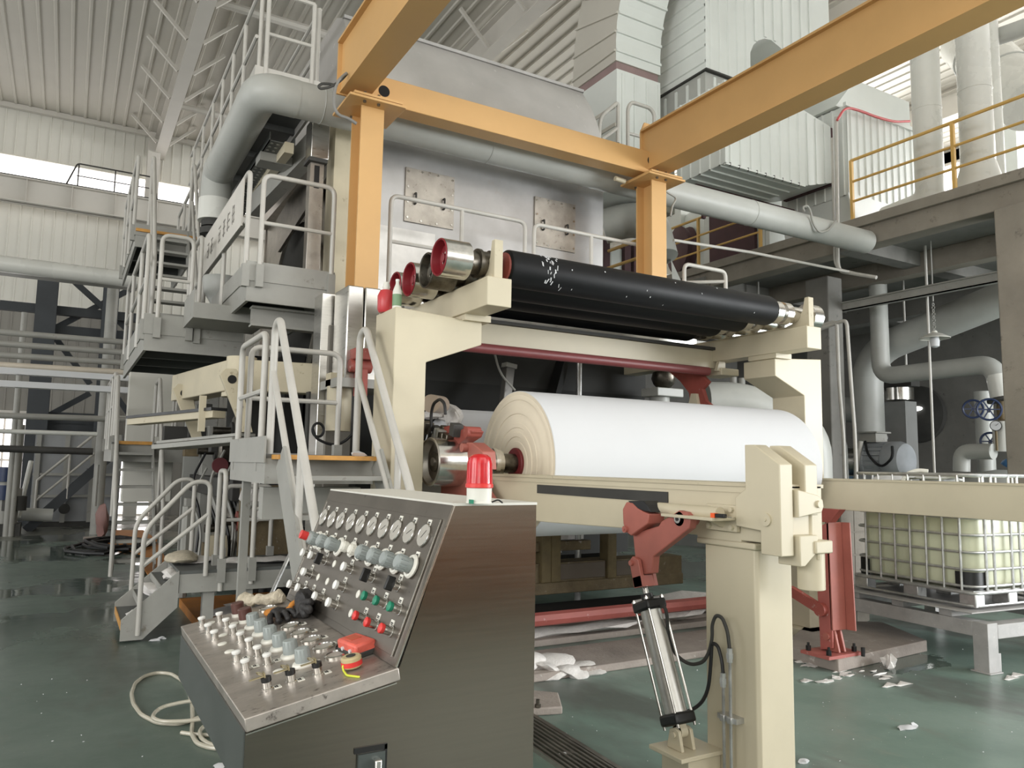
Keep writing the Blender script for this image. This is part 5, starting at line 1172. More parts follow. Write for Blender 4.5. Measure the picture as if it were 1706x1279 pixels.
for i in range(4): part('lower_rib',M().box(ax0+.12+.26*i,ay-.02,6.2,ax0+.16+.26*i,ay,az-.2),MCL,t)
for i in range(4): part('lower_rib',M().box(ax0-.0,ay+.02,6.6+.32*i,ax0+.02,ay+Dp-.1,6.66+.32*i),MCE,t)
solo('back_duct',M().box(ax1+.3,ay+1.2,6.5,ax1+1.4,ay+2.0,11.2),MCE,'plain cream duct behind, between the two ribbed ducts','duct')
# big white vertical pipes on the mezzanine
def vp_(px0,px1,x,lab,ztop=11.0,foot=None):
    a=P(px0,250,x=x).y; b=P(px1,250,x=x).y; r=abs(a-b)/2*.95; y=(a+b)/2
    t=thing('white_pipe',lab,'pipe',(x+r,y,MZ)); part('pipe',M().cyl((x+r,y,MZ),(x+r,y,ztop),r,seg=36),MW,t)
    part('seam',M().torus((x+r,y,MZ+1.75),(0,0,1),r,.006,36,5),MW,t); return t,x+r,y,r
t,x,y,r=vp_(1511,1557,11.6,'left of the big white vertical pipes on the mezzanine, with a bent foot')
part('elbow',M().tube([(x,y,MZ+.75),(x,y,MZ+.2),(x+.05,y+.8,MZ+.15)],r,.5,28,ns=8),MW,t)
t,x,y,r=vp_(1587,1643,11.6,'thickest big white vertical pipe on the mezzanine')
part('flared_foot',M().lathe((x,y,MZ),(0,0,1),[(r+.12,0),(r+.08,.3),(r,.6)],36),MW,t)
vp_(1645,1668,12.6,'slimmer white vertical pipe partly behind the thickest one')
a=P(1610,70,x=15.5); b=P(1720,175,x=14.6)
t=thing('header_pipe','white header pipe with ring joints descending to the upper right edge','pipe',(12.5,5.5,8.5))
part('pipe',M().cyl(a,b,.5,seg=32),MW,t)
for f in (.25,.62): part('ring',M().torus(a.lerp(b,f),b-a,.505,.022,32,6),MWg,t)
a=P(1660,62,x=12.9); b=P(1712,44,x=12.9); solo('upper_pipe',M().cyl(a,b+(b-a),.14,seg=20),MWg,'grey pipe crossing above the header pipe at the upper right edge','pipe')
solo('ceiling_cabinet',M().box(17.0,8.2,7.4,18.0,9.4,9.6),MCL,'white panel unit behind the white pipes','unit')
solo('side_enclosure',M().box(12.8,2.0,MZ,15.0,4.6,MZ+2.3),MCL,'white ribbed enclosure behind the slim pipe at the right edge','enclosure')
for i in range(10): part('rib',M().box(12.78,2.1+.25*i,MZ,12.8,2.15+.25*i,MZ+2.3),MCL,bpy.data.objects['side_enclosure'])
# yellow railing along the mezzanine edge
def yrail(ya,yb,n,lab):
    t=thing('mezzanine_railing',lab,'railing',(MX+.1,(ya+yb)/2,MZ))
    for k,z in enumerate((1.05,.68,.34)): part('rail',M().tube([(MX+.1,ya,MZ+z),(MX+.1,yb,MZ+z)],.027 if k==0 else .022,0,8),MYr,t)
    for i in range(n): 
        y=ya+(yb-ya)*i/(n-1); part('post',M().box(MX+.075,y-.025,MZ,MX+.125,y+.025,MZ+1.05),MYr,t)
MYr=mat('railing_yellow',(222,180,104),.45,0,.04,3)
yrail(7.93,-2.3,7,'yellow three-rail railing along the mezzanine edge at the upper right')
yrail(19.8,9.9,7,'yellow railing of the mezzanine seen below the thick pipe')
# plant on the mezzanine seen under the pipe
t=thing('extraction_fan','white extraction fan with plum flexible collar on the far mezzanine','fan',(12.6,11.5,MZ))
p=P(1150,385,x=12.4)
part('scroll_casing',M().lathe((12.3,p.y,MZ+.95),(1,-.3,0),[(.3,-.05),(.85,0),(.9,.04),(.9,.5),(.85,.54)],32),MCL,t)
part('flexible_collar',M().lathe((12.2,p.y-.1,MZ+.9),(1,-.3,0),[(.35,-.3),(.55,-.25),(.5,-.12),(.55,0)],24),MPV,t); part('outlet',M().box(12.2,p.y+.1,MZ+1.0,12.9,p.y+.9,MZ+2.2),MCL,t)
part('motor_stand',M().box(12.2,p.y-.5,MZ,13,p.y+.5,MZ+.3),MPV,t)
p=P(1190,400,x=11.8); solo('white_clad_unit',M().box(11.8,p.y-1.5,MZ,13.5,p.y+.3,MZ+1.9),MCL,'white clad unit next to the fan below the thick pipe','unit')
for i in range(6): part('rib',M().box(11.78,p.y-1.4+.28*i,MZ,11.8,p.y-1.35+.28*i,MZ+1.9),MCL,bpy.data.objects['white_clad_unit'])
p=P(1240,400,x=11.9); solo('plum_partition',M().box(11.7,p.y-.45,MZ,11.78,p.y+.8,MZ+1.5),MPV,'plum coloured flat panel behind the yellow railing below the thick pipe','panel')
solo('grey_side_duct',M().tube([P(1005,378,y=10.5),P(1050,365,y=10.2),P(1085,372,y=9.8),P(1100,430,y=9.6)],.30,.4,24,ns=8),MWg,'grey bent duct beside the hood behind the right crane column','duct')
solo('white_sheet_cone',M().add([P(1118,432,y=9.4),P(1122,500,y=9.4),P(1150,500,y=9.4),P(1118,432,y=9.6),P(1122,500,y=9.6),P(1150,500,y=9.6)],[(0,1,2),(3,5,4),(0,3,4,1),(1,4,5,2),(2,5,3,0)]),MWg,'pale sloping sheet right of the yellow crane column','sheet')
t=thing('brown_frame_cabinet','dark framed cabinet with white slatted panel at the right end of the hood','cabinet',(7.5,11,3))
a=P(1012,410,y=11); b=P(1075,455,y=11)
part('panel',M().box(a.x+.1,11.02,b.z-1,b.x,11.1,a.z),MCL,t)
for px in (1010,1045,1060): p=P(px,430,y=10.95); part('frame_post',M().box(p.x-.07,10.93,b.z-1,p.x+.07,11.05,a.z+.1),MPV,t)
part('yellow_rail',M().tube([P(1012,447,y=10.7),P(1068,428,y=9.6)],.03),MYr,t); part('yellow_rail',M().tube([P(1014,418,y=10.7),P(1068,398,y=9.6)],.03),MYr,t)
# conduits hanging at the slab edge
cu=lambda px,py: P(px,py,x=MX-.08)
solo('conduit_pipe',M().tube([cu(1393,195),cu(1396,440),cu(1400,452),cu(1460,462)],.03,.12,8),MG,'pale vertical conduit in front of the slab edge bending right at its foot','pipe')
solo('conduit_pipe',M().tube([cu(1386,230),cu(1391,436),cu(1396,448),cu(1440,459)],.022,.12,8),MG,'thinner conduit just left of the pale vertical one','pipe')
p=P(1344,345,y=7.5); solo('cable_loop',M().tube([P(x,y,y=7.38) for x,y in ((1340,352),(1337,345),(1345,342),(1350,350),(1354,372),(1365,388),(1380,384),(1392,368))],.016,.08),MGs,'grey cable loop hanging over the right end of the thick pipe','cable')
# ================================================================ ROOM UNDER THE MEZZANINE
X=14.0
up=lambda px,py,x=X: P(px,py,x=x)
t=thing('big_return_pipe','big grey pipe with a tall bend under the mezzanine left of the lamp','pipe',(X,9,0))
a=up(1448,735); e=up(1438,590); f=up(1668,505)
part('pipe',M().tube([(X,a.y,0),(X,a.y,e.z+.0),(X,f.y-1.5,f.z+.45)],.30,.7,28,ns=8),MWg,t)
t=thing('heating_pipe','grey pipe stepping down from the ceiling to the handwheel valve','pipe',(13.2,8,1.5))
g=lambda px,py: P(px,py,x=13.2)
part('pipe',M().tube([V((13.2,g(1464,525).y,MZ-.25)),g(1468,627),g(1655,606),g(1668,655)],.16,.28,22,ns=7),MWg,t)
part('sleeve',M().cyl(g(1661,625),g(1669,662),.165,seg=22),MW,t); part('flange',M().cyl(g(1668,664),g(1669,668),.21,seg=20),MDK,t)
part('lower_sleeve',M().cyl(g(1672,702),g(1674,752),.165,seg=22),MW,t)
part('valve_body',M().tube([g(1669,668),g(1668,685),g(1672,700)],.07,.1,12),MBR,t)
def wheel(px,py,x,r,lab):
    c=P(px,py,x=x); t=thing('handwheel_valve',lab,'valve',c)
    part('wheel_rim',M().torus(c,(-.9,-.5,0),r,.018,24,8),MBLd,t)
    d=V((-.9,-.5,0)).normalized(); u=d.cross(V((0,0,1))).normalized()
    for k in range(3):
        a=k*math.pi/3; w=u*math.cos(a)+V((0,0,1))*math.sin(a); part('spoke',M().beam(c-w*r,c+w*r,.02,.02,d),MBLd,t)
    part('stem',M().cyl(c,c-d*.3,.03,seg=10),MBR,t)
wheel(1648,682,12.9,.17,'larger dark blue handwheel beside the brass valve')
wheel(1621,681,13.3,.15,'dark blue handwheel left of the larger one')
wheel(1650,735,13.1,.14,'small dark handwheel below, near the gauge')
def gauge_(px,py,x,r,lab):
    c=P(px,py,x=x); d=V((-.9,-.45,0)).normalized(); t=thing('pressure_gauge',lab,'gauge',c)
    part('case',M().cyl(c,c-d*.06,r,seg=24),MDK,t); part('dial',M().cyl(c+d*.004,c,r*.86,seg=24),MPA,t); part('needle',M().beam(c+d*.006,c+d*.006+V((0,-.5*r,.4*r)),.008,.004),MBL,t)
    part('stem',M().cyl(c-d*.03,c-d*.03+V((0,0,-.4)),.02,seg=8),MBR,t)
gauge_(1659,709,12.9,.085,'white-faced pressure gauge near the concrete column')
gauge_(1473,729,13.2,.075,'dark-rimmed pressure gauge above the grey motor')
p=P(1640,700,x=14.4); solo('side_pipe',M().cyl((14.4,p.y,0),(14.4,p.y,3.1),.15,seg=18),MWg,'grey vertical pipe behind the handwheels','pipe')
g2=lambda px,py: P(px,py,x=13.0)
solo('elbow_pipe',M().tube([g2(1602,785),g2(1602,752),g2(1655,752)],.13,.15,20,ns=7),MWg,'grey bent pipe over the domed tank','pipe')
c=P(1650,790,x=13.0); 
t=thing('domed_tank','pale grey domed tank top behind the caged tank','tank',(13.2,c.y,1.2))
part('dome',M().lathe((13.4,c.y,1.35),(0,0,1),[(.75,-1.3),(.75,0),(.65,.14),(.4,.27),(.12,.33)],32),MWg,t)
p=P(1680,772,x=12.9); part('blue_valve',M().blob(p,.1,.1,.08,3,.2),mat('blue_valve_paint',(60,110,160),.4),t)
# lamp
lp=P(1557,563,x=12.4)
t=thing('pendant_lamp','white enamel pendant lamp hanging on a chain under the mezzanine','lamp',lp)
part('shade',M().lathe(lp,(0,0,1),[(.235,-.01),(.24,0),(.13,.06),(.05,.09),(.04,.12)],28,False),MWA,t); part('bulb',M().lathe(lp,(0,0,1),[(.03,-.16),(.07,-.14),(.075,-.05),(.065,.0),(.065,.03)],18),MPA,t)
cb_=M(); 
for k in range(9): cb_.torus(lp+V((0,0,.13+.055*k)),(1,0,0) if k%2 else (0,1,0),.026,.006,10,5)
part('chain',cb_,MGs,t); part('ceiling_hook',M().tube([lp+V((0,0,.62)),lp+V((0,0,MZ-.25-lp.z))],.012),MGs,t)
for px,y0,y1,x,lab in ((1508,560,620,14.5,'short thin rod hanging behind the stepped pipe'),(1547,550,800,12.6,'long thin pale rod running from ceiling to floor')):
    a=P(px,y0,x=x); b=P(px,y1,x=x); solo('hanging_rod',M().cyl((x,a.y,max(0,b.z-1.5) if px>1540 else b.z),(x,a.y,MZ-.24),.022,seg=8),MG,lab,'rod')
k_=lambda px,py: P(px,py,x=MX+.4)
solo('twin_conduit',M().tube([k_(1366,543),k_(1394,534),k_(1398,640),k_(1405,725),V((MX+.4,k_(1406,726).y,0))],.032,.12,10),MG,'left of the two bent conduits beside the far swan-neck frame','pipe')
solo('twin_conduit',M().tube([k_(1366,548),k_(1400,536) ,k_(1408,534),k_(1411,540),k_(1418,640),k_(1424,720),V((MX+.4,k_(1425,721).y,0))],.032,.12,10),MG,'right of the two bent conduits beside the far swan-neck frame','pipe')
a=P(1366,712,x=12.2); b=P(1405,722,x=12.2)
solo('low_elbow_duct',M().tube([(12.2,a.y+.8,a.z+.0),(12.2,b.y+.25,b.z+.03),(12.2,b.y+.2,.3)],.26,.35,24,ns=8),MWg,'grey elbow duct low behind the far frame column','duct')
solo('wall_pipe',M().cyl(P(1385,682,x=15),P(1445,683,x=15),.28,seg=20),MWg,'dark grey horizontal pipe behind the twin conduits','pipe')
p=P(1500,700,x=15.4); 
t=thing('clad_column_pipe','grey square clad pipe with a bright steel collar under the mezzanine','pipe',(15.4,p.y,0)); part('casing',M().box(15.2,p.y-.25,0,15.6,p.y+.25,P(1500,668,x=15.2).z),mat('casing_grey',(132,132,130),.5),t); q=P(1498,655,x=15.2); part('collar',M().cyl((15.4,p.y,q.z-.13),(15.4,p.y,q.z+.13),.28,seg=24),MCH,t); part('cable_box',M().box(15.2,p.y-.4,q.z+.14,15.5,p.y+.9,q.z+.3),MDK,t)
p=P(1527,690,x=19.4); solo('dark_round_hatch',M().lathe((19.4,p.y,p.z),(-1,0,0),[(.75,-.12),(.75,.05),(.4,.16)],32),MDK,'dark round hatch on the rear wall under the mezzanine','hatch')
p=P(1526,681,x=19.2); solo('wall_light',M().blob(p,.06,.17,.06,2,.1),mat('small_lit_lamp',(255,255,250),.3,emit=3),'small lit wall light above the dark hatch','light')
# motor, coupling and pump on a base behind the rail
mx=13.0; a=P(1430,772,x=mx); b=P(1522,772,x=mx)
t=thing('electric_motor','grey electric motor with cooling fins behind the far rail','motor',(mx,(a.y+b.y)/2,.9))
mz=P(1480,767,x=mx).z
part('body',M().lathe((mx,a.y-.15,mz),(0,-1,0),[(.2,0),(.33,.02),(.33,.14),(.31,.16),(.31,.50)],36),MMO,t)
part('fan_cover',M().lathe((mx,a.y-.65,mz),(0,-1,0),[(.33,0),(.345,.03),(.345,.22),(.30,.32),(.2,.35)],36),MMO,t)
for k in range(22):
    an=k/22*2*math.pi; d=V((math.cos(an),0,math.sin(an))); part('fin',M().beam(V((mx,a.y-.31,mz))+d*.325,V((mx,a.y-.66,mz))+d*.325,.012,.04,d),MMO,t)
part('terminal_box',M().box(mx-.17,a.y-.5,mz+.33,mx+.17,a.y-.15,mz+.50).box(mx-.22,a.y-.55,mz+.5,mx+.22,a.y-.1,mz+.53),MGs,t,bevel=.01)
part('foot',M().box(mx-.3,a.y-.62,.75,mx+.3,a.y-.2,mz-.26),MMO,t)
part('cable',M().tube([(mx-.2,a.y-.3,mz+.35),(mx-.36,a.y-.45,mz+.1),(mx-.34,a.y-.7,mz-.15),(mx-.36,a.y-.95,mz+.05),(mx-.3,a.y-.9,mz+.25)],.022,.15,8),MBKs,t)
part('conduit',M().tube([(mx-.34,a.y-.18,mz-.4),(mx-.36,a.y-.22,mz-.1),(mx-.3,a.y-.28,mz+.35)],.045,.1,10),MG,t)
solo('motor_plinth',M().box(mx-.6,a.y-1.2,0,mx+.6,a.y+2.2,.75),MCOd,'concrete plinth under the motor and pump','plinth')
t=thing('pump_set','light blue pump with silver coupling guard and red guard plate','pump',(mx,a.y+.7,.75))
part('coupling_guard',M().lathe((mx,a.y-.1,mz-.02),(0,1,0),[(.24,0),(.26,.02),(.26,.42),(.24,.44)],28),MST,t)
part('pump_body',M().lathe((mx,a.y+.38,mz-.02),(0,1,0),[(.3,0),(.34,.04),(.34,.16),(.2,.22),(.2,.5)],28).cyl((mx,a.y+.5,mz+.25),(mx,a.y+.5,mz+.4),.08,seg=14),MBLU,t)
part('base_frame',M().box(mx-.25,a.y-.2,.75,mx+.25,a.y+1.8,mz-.3),MBLU,t)
part('red_guard',M().prism([(a.y+.8,mz-.45),(a.y+1.5,mz-.45),(a.y+1.5,mz+.3),(a.y+1.2,mz+.3),(a.y+.8,mz+.1)],'x',mx-.3,mx-.24),MRD,t)
# ================================================================ RED LEG AND PLINTH OF THE FAR RAIL
X=5.95
ry=lambda px,py,x=X: (P(px,py,x=x).y,P(px,py,x=x).z)
base=P(1388,1085,z=.12)
t=thing('hinged_prop','red steel hinged leg holding up the far rail beam','leg',(base.x,base.y,.12))
bx_,by2=base.x,base.y
X=bx_
tp=P(1366,870,x=X)
def rp(px,py): p=P(px,py,x=bx_-.07); return p
part('leg_plate',M().prism([ (rp(1356,880).y,rp(1356,880).z),(rp(1380,870).y,rp(1380,870).z),(rp(1387,1075).y,rp(1387,1080).z),(rp(1367,1082).y,rp(1367,1082).z)],'x',bx_-.07,bx_-.05),MRDs,t,bevel=.003)
w0=rp(1380,870); w1=rp(1388,1050)
part('web',M().add([ (bx_-.07,w0.y,w0.z),(bx_+.07,w0.y-.02,w0.z),(bx_+.07,w1.y-.02,w1.z),(bx_-.07,w1.y,w1.z),(bx_-.07,w0.y+.02,w0.z),(bx_+.07,w0.y+.0,w0.z),(bx_+.07,w1.y,w1.z),(bx_-.07,w1.y+.02,w1.z)],[(0,1,2,3),(4,7,6,5),(0,4,5,1),(1,5,6,2),(2,6,7,3),(3,7,4,0)]),MRD,t)
part('outer_flange',M().beam((bx_+.08,w0.y-.05,w0.z),(bx_+.08,w1.y-.06,w1.z+.0),.012,.09,(0,1,0)),MRD,t)
part('head_gusset',M().prism([(w0.y+.25,1.30),(w0.y-.12,1.30),(w0.y-.02,w0.z),(w0.y+.06,w0.z)],'x',bx_-.08,bx_+.0),MRDd,t)
for x in (bx_-.03,bx_+.04): part('hinge_lug',M().prism([(by2-.09,.13),(by2+.09,.13),(by2+.05,.3),(by2,.34),(by2-.05,.3)],'x',x-.012,x+.012),MRD,t,bevel=.004)
part('hinge_pin',M().cyl((bx_-.09,by2,.25),(bx_+.09,by2,.25),.03,seg=16),MRD,t)
part('base_plate',M().box(bx_-.22,by2-.13,.10,bx_+.2,by2+.15,.125),MRDs,t)
for dx in (-.17,.15):
    for dy in (-.09,.11): part('anchor_bolt',M().cyl((bx_+dx,by2+dy,.12),(bx_+dx,by2+dy,.165),.022,seg=6).cyl((bx_+dx,by2+dy,.16),(bx_+dx,by2+dy,.19),.011,seg=8),MBL,t)
p0=P(1328,990,x=bx_-.1); p1=P(1368,1015,x=bx_-.09)
part('link_arm',M().beam(p0+(p0-p1)*.3,p1,.05,.08),MRDd,t)
part('link_boss',M().cyl(p1-V((.03,0,0)),p1+V((.03,0,0)),.055,seg=18),MRDd,t)
pd=[P(1330,1093,z=0),P(1397,1120,z=0),P(1545,1085,z=0),P(1450,1050,z=0)]
m_=M(); c=[pd[0]+V((-.15,.05,0)),pd[1],pd[2],P(1470,1052,z=0),P(1352,1050,z=0)]
m_.add([q for q in c]+[q+V((0,0,.1)) for q in c],[(4,3,2,1,0),(5,6,7,8,9)]+[(i,(i+1)%5,5+(i+1)%5,5+i) for i in range(5)])
solo('leg_plinth',m_,MPAD,'speckled concrete plinth under the red hinged leg','plinth',bevel=.008)
q=P(1438,1093,z=.1); solo('anchor_stud',M().cyl(q,q+V((0,0,.07)),.016,seg=8),MBL,'black anchor stud on the corner of the red leg plinth','stud')
m_=M(); 
rd=random.Random(11)
for k in range(34):
    p=P(rd.uniform(1335,1480),rd.uniform(1093,1135),z=0.004); m_.blob(p,rd.uniform(.02,.09),rd.uniform(.01,.04),rd.uniform(.004,.012),k,.5,1)
for k in range(8):
    p=P(1480+rd.uniform(-6,6),1100+rd.uniform(-3,6),z=.05); m_.blob(p,.03,.03,.05,k,.6,1)
for px,py in ((1478,1142),(1500,1140),(1690,1125),(1680,1130)): m_.blob(P(px,py,z=.004),.14,.03,.01,3,.6,1)
solo('floor_foam',m_,MPU,'white foam and pulp washed up beside the red leg plinth','pulp',kind='stuff')
# ================================================================ CAGED TANK ON ITS RACK
th=math.radians(-5.0)
e1=V((math.sin(-th),math.cos(th),0)); e2=V((math.cos(th),-math.sin(-th),0))
C0=V((6.69,3.75,0)); 
L1,L2=1.2,1.0; zb0=.49
t=thing('caged_tank','pale plastic tank in a galvanised tube cage on a steel pallet','tank',C0+e1*.6+e2*.5+V((0,0,zb0)))
def lp3(a,b,z): return C0+e1*a+e2*b+V((0,0,z))
def rrect(r,ins,n=5):
    pts=[]
    for (ca_,cb_),a0 in (((L1-ins-r,L2-ins-r),0),((ins+r,L2-ins-r),90),((ins+r,ins+r),180),((L1-ins-r,ins+r),270)):
        for i in range(n+1):
            a=math.radians(a0+90*i/n); pts.append((ca_+r*math.cos(a),cb_+r*math.sin(a)))
    return pts
def loft(m,ring,levels):
    n=len(ring); vs=[];fs=[]
    for s_,z in levels:
        for a,b in ring: vs.append(lp3(L1/2+(a-L1/2)*s_,L2/2+(b-L2/2)*s_,z))
    k=len(levels)
    for j in range(k-1):
        for i in range(n): fs.append((j*n+i,j*n+(i+1)%n,(j+1)*n+(i+1)%n,(j+1)*n+i))
    fs+=[tuple(range(n-1,-1,-1)),tuple(range((k-1)*n,k*n))]
    return m.add(vs,fs)
rg=rrect(.13,.035)
ztop=1.60
part('tank_body',loft(M(),rg,[(.9,zb0+.14),(.985,zb0+.17),(1,zb0+.22),(1,ztop-.16),(.97,ztop-.1),(.9,ztop-.07)]),MTK,t)
part('white_top',M().lathe(lp3(.6,.5,ztop-.07),(0,0,1),[(.09,0),(.09,.05)],20),MPL,t)
# pale end wall toward the camera is the same bottle, cage tubes around it
def loopz(z,r=.012): 
    pts=[lp3(a,b,z) for a,b in rrect(.12,.0,4)]; return M().tube(pts,r,seg=8,closed=True)
for k,z in enumerate((.66,.80,.945,1.09,1.235,1.38,ztop)): part('cage_ring',loopz(z,.017 if z==ztop else .012),MGA,t)
for a in (.1,.26,.42,.58,.74,.90,1.06): 
    for b in (-.006,L2+.006): part('cage_upright',M().cyl(lp3(a,b,zb0+.12),lp3(a,b,ztop),.011,seg=8),MGA,t)
for b in (.17,.28,.52,.64,.85):
    for a in (-.006,L1+.006): part('cage_upright',M().cyl(lp3(a,b,zb0+.12),lp3(a,b,ztop),.013,seg=8),MGA,t)
for a,b in ((.075,.075),(L1-.075,.075),(.075,L2-.075),(L1-.075,L2-.075)):
    m_=M(); n=8; sx=-1 if a<.5 else 1; sy=-1 if b<.5 else 1
    vs=[];
    for z in (zb0+.14,zb0+.29):
        for i in range(n+1):
            an=math.pi/2*i/n; vs.append(lp3(a+sx*(.10*math.cos(an)-.03),b+sy*(.10*math.sin(an)-.03),z))
        vs.append(lp3(a-sx*.09,b+sy*.07,z)); vs.append(lp3(a+sx*.07,b-sy*.09,z))
    k=n+3; m_.add(vs,[(i,i+1,k+i+1,k+i) for i in range(n)]+[(n,n+1,k+n+1,k+n),(0,k,k+n+2,n+2)])
    part('corner_guard',m_,MBL,t,'black plastic corner guard')
part('pallet_frame',M().tube([lp3(a,b,zb0+.12) for a,b in rrect(.06,-.015,3)],.016,seg=8,closed=True).tube([lp3(a,b,zb0+.015) for a,b in rrect(.06,-.01,3)],.012,seg=8,closed=True),MGA,t)
for a,b in ((.06,.06),(.6,.06),(1.14,.06),(.06,.5),(.6,.5),(1.14,.5),(.06,.94),(.6,.94),(1.14,.94)):
    c=lp3(a,b,zb0+.06); part('pallet_foot',M().obox(c,e1*.075,e2*.06,V((0,0,.06))),MGA,t,bevel=.008)
part('base_tray',M().obox(lp3(.6,.5,zb0+.13),e1*.6,e2*.5,V((0,0,.008))),MGA,t)
solo('plastic_film',M().blob(lp3(.55,.35,ztop-.035),.16,.2,.03,4,.5,3).blob(lp3(.9,.3,ztop-.035),.12,.16,.035,6,.5,3),MPA,'crumpled white plastic film on top of the caged tank','film')
solo('white_strap',M().tube([lp3(.66,.02,ztop-.08),lp3(.62,.02,ztop+.0),lp3(.52,.06,ztop+.04),lp3(.45,.1,ztop+.03)],.018,.05,8),MPL,'white strap end hanging over the cage rim','strap')
# rack
t=thing('tank_rack','grey painted low steel rack carrying the caged tank','rack',C0+e1*.6+e2*.5)
R0=-.17; RL1,RL2=1.62,1.5
def rb(a0,b0,z0,a1,b1,z1,nm,**k):
    c=(lp3(a0,b0,z0)+lp3(a1,b1,z1))/2; part(nm,M().obox(c,e1*(a1-a0)/2,e2*(b1-b0)/2,V((0,0,(z1-z0)/2))),MRK,t,bevel=.004,**k)
for a in (R0,R0+RL1-.13):
    for b in (-.10,RL2-.2): rb(a,b,0,a+.13,b+.13,.40,'leg'); rb(a-.02,b-.02,0,a+.15,b+.15,.012,'foot_plate')
rb(R0+.13,-.10,.28,R0+RL1-.13,.02,.40,'long_rail'); rb(R0+.13,RL2-.2,.28,R0+RL1-.13,RL2-.08,.40,'long_rail')
rb(R0,.03,.27,R0+.12,RL2-.2,.385,'cross_rail'); rb(R0+RL1-.13,.03,.27,R0+RL1-.01,RL2-.2,.385,'cross_rail')
rb(R0+.1,-.14,.462,R0+RL1-.05,RL2-.1,.474,'top_sheet')
for a in (.15,.62,1.1): rb(a,-.08,.40,a+.12,RL2-.15,.462,'channel')
rb(R0+.02,.02,.0,R0+.08,.09,.15,'pipe_stub'); rb(R0+RL1-.1,.02,.0,R0+RL1-.04,.09,.12,'pipe_stub')
# ================================================================ CONTROL CONSOLE
YN=2.10; LN=1.24; YB=YN+LN
def cs(px,py): p=P(px,py,y=YN); return p
A_=cs(410,1195); D_=cs(660,1112); G_=cs(757,840); K_=cs(893.5,843)
zt=(G_.z+K_.z)/2
xa,za=A_.x,A_.z; xd,zd=D_.x,D_.z; xg=G_.x; xk=K_.x
zfb=P(288,1097,x=xa).z
t=thing('control_console','stainless steel control console with sloping desk and gauge panel in the foreground','control console',((xa+xk)/2,(YN+YB)/2,0))
body=[(xa,za-.035),(xa,zfb-.02),(xa+.26,zfb-.10),(xa+.26,.04),(xk,.04),(xk,zt),(xg,zt),(xd,zd-.03)]
part('body',M().prism(body,'y',YN+.004,YB),MSTk,t,bevel=.003)
part('side_sheet',M().prism([(xa,za-.035),(xa,zfb-.02),(xa+.26,zfb-.10),(xa+.26,.04),(xk,.04),(xk,zt),(xg,zt),(xd,zd-.03)],'y',YN,YN+.004),MSTc,t)
part('front_sheet',M().box(xa-.004,YN+.002,zfb-.02,xa,YB,za-.035),mat('stainless_front_sheet',(104,108,106),.35,.6,.08,4),t)
part('top_sheet',M().box(xg-.004,YN-.002,zt,xk+.002,YB,zt+.008),MWA,t)
part('plinth',M().box(xa+.3,YN+.04,0,xk-.04,YB-.04,.04),MDK,t)
# desk lid
dv=V((xd-xa,0,zd-za)); dl=dv.length; dv.normalize(); dn=V((-dv.z,0,dv.x))
c=V((xa,YN,za))+dv*dl/2+V((0,LN/2,0))
part('desk_lid',M().obox(c-dn*.018,dv*(dl/2+.006),V((0,LN/2+.006,0)),dn*.018),MSTdesk,t,bevel=.003)
# gauge panel
pv=V((xg-xd,0,zt-zd)); pl=pv.length; pv.normalize(); pn=V((-pv.z,0,pv.x))
c=V((xd,YN,zd))+pv*pl/2+V((0,LN/2,0))
part('panel_frame',M().obox(c+pn*.002,pv*(pl/2),V((0,LN/2-.001,0)),pn*.003),MSTk,t)
part('gauge_plate',M().obox(c+pn*.006-pv*.012,pv*(pl/2-.035),V((0,LN/2-.035,0)),pn*.003),MSTk,t,bevel=.001)
for yy in (YN+.034,YB-.034): part('bright_edge',M().beam(V((xd,yy,zd))+pn*.010+pv*.02,V((xd,yy,zd))+pn*.010+pv*(pl-.05),.003,.003),MCH,t)
part('edge_seam',M().beam(V((xd,YN-.001,zd)),V((xg,YN-.001,zt)),.004,.004).beam(V((xa,YN-.007,za-.04)),V((xd,YN-.007,zd-.04)),.003,.003),MCH,t)
PO=V((xd,YN,zd))+pn*.009; DO=V((xa,YN,za))
def zc(zx,zy): return (320+.2346*zx,830+.2346*zy)
def onp(zx,zy): return PP(*zc(zx,zy),PO,pn)
def ond(px,py): return PP(px,py,DO,dn)
yv=V((0,1,0))
MGB=mat('gauge_glass_face',(172,168,160),.6,0,.03,20,spec=.2)
# gauges
for zx,zy in ((938,135),(997,150),(1060,160),(1133,170),(1202,185),(1283,198),(1365,215),(1453,228),(1548,245),(1652,265)):
    p=onp(zx,zy); g=part('gauge',M().lathe(p,pn,[(.037,0),(.038,.005),(.036,.0075),(.034,.006)],28,False),MCH,t)
    part('dial',M().cyl(p+pn*.004,p+pn*.0068,.0345,seg=24),MGB,g); a=random.uniform(.5,1.2); part('needle',M().beam(p+pn*.0075-(pv*math.sin(a)-yv*math.cos(a))*.012,p+pn*.0075+(pv*math.sin(a)-yv*math.cos(a))*.022,.0018,.0006,pn),MBL,g)
# little name plates
def plate(p,n,u,w=.026,h=.018,m=None):
    o=part('name_plate',M().obox(p+n*.001,yv*(w/2),u*(h/2),n*.0012),MPL,t)
    part('lettering',M().obox(p+n*.0025,yv*(w*.32),u*(h*.10),n*.0006).obox(p+n*.0025-u*h*.25,yv*(w*.26),u*(h*.08),n*.0006),MDK,o)
for zx,zy in ((970,68),(1030,78),(1092,86),(1163,96),(1240,107),(1315,118),(1398,130),(1487,143),(1587,157),(1690,172),
  (888,255),(957,246),(1020,262),(1088,280),(1160,298),(1238,320),(1320,330),(1410,350),(1500,378),(1605,400),
  (843,358),(905,380),(965,395),(858,488),(755,576),(812,602),(870,630),(937,658),(1142,452),(1092,578),(1040,705),(1303,500),(1488,562),(1292,655),(1383,690),(1485,726),(1240,797),(1328,838),(1425,885)):
    plate(onp(zx,zy),pn,pv)
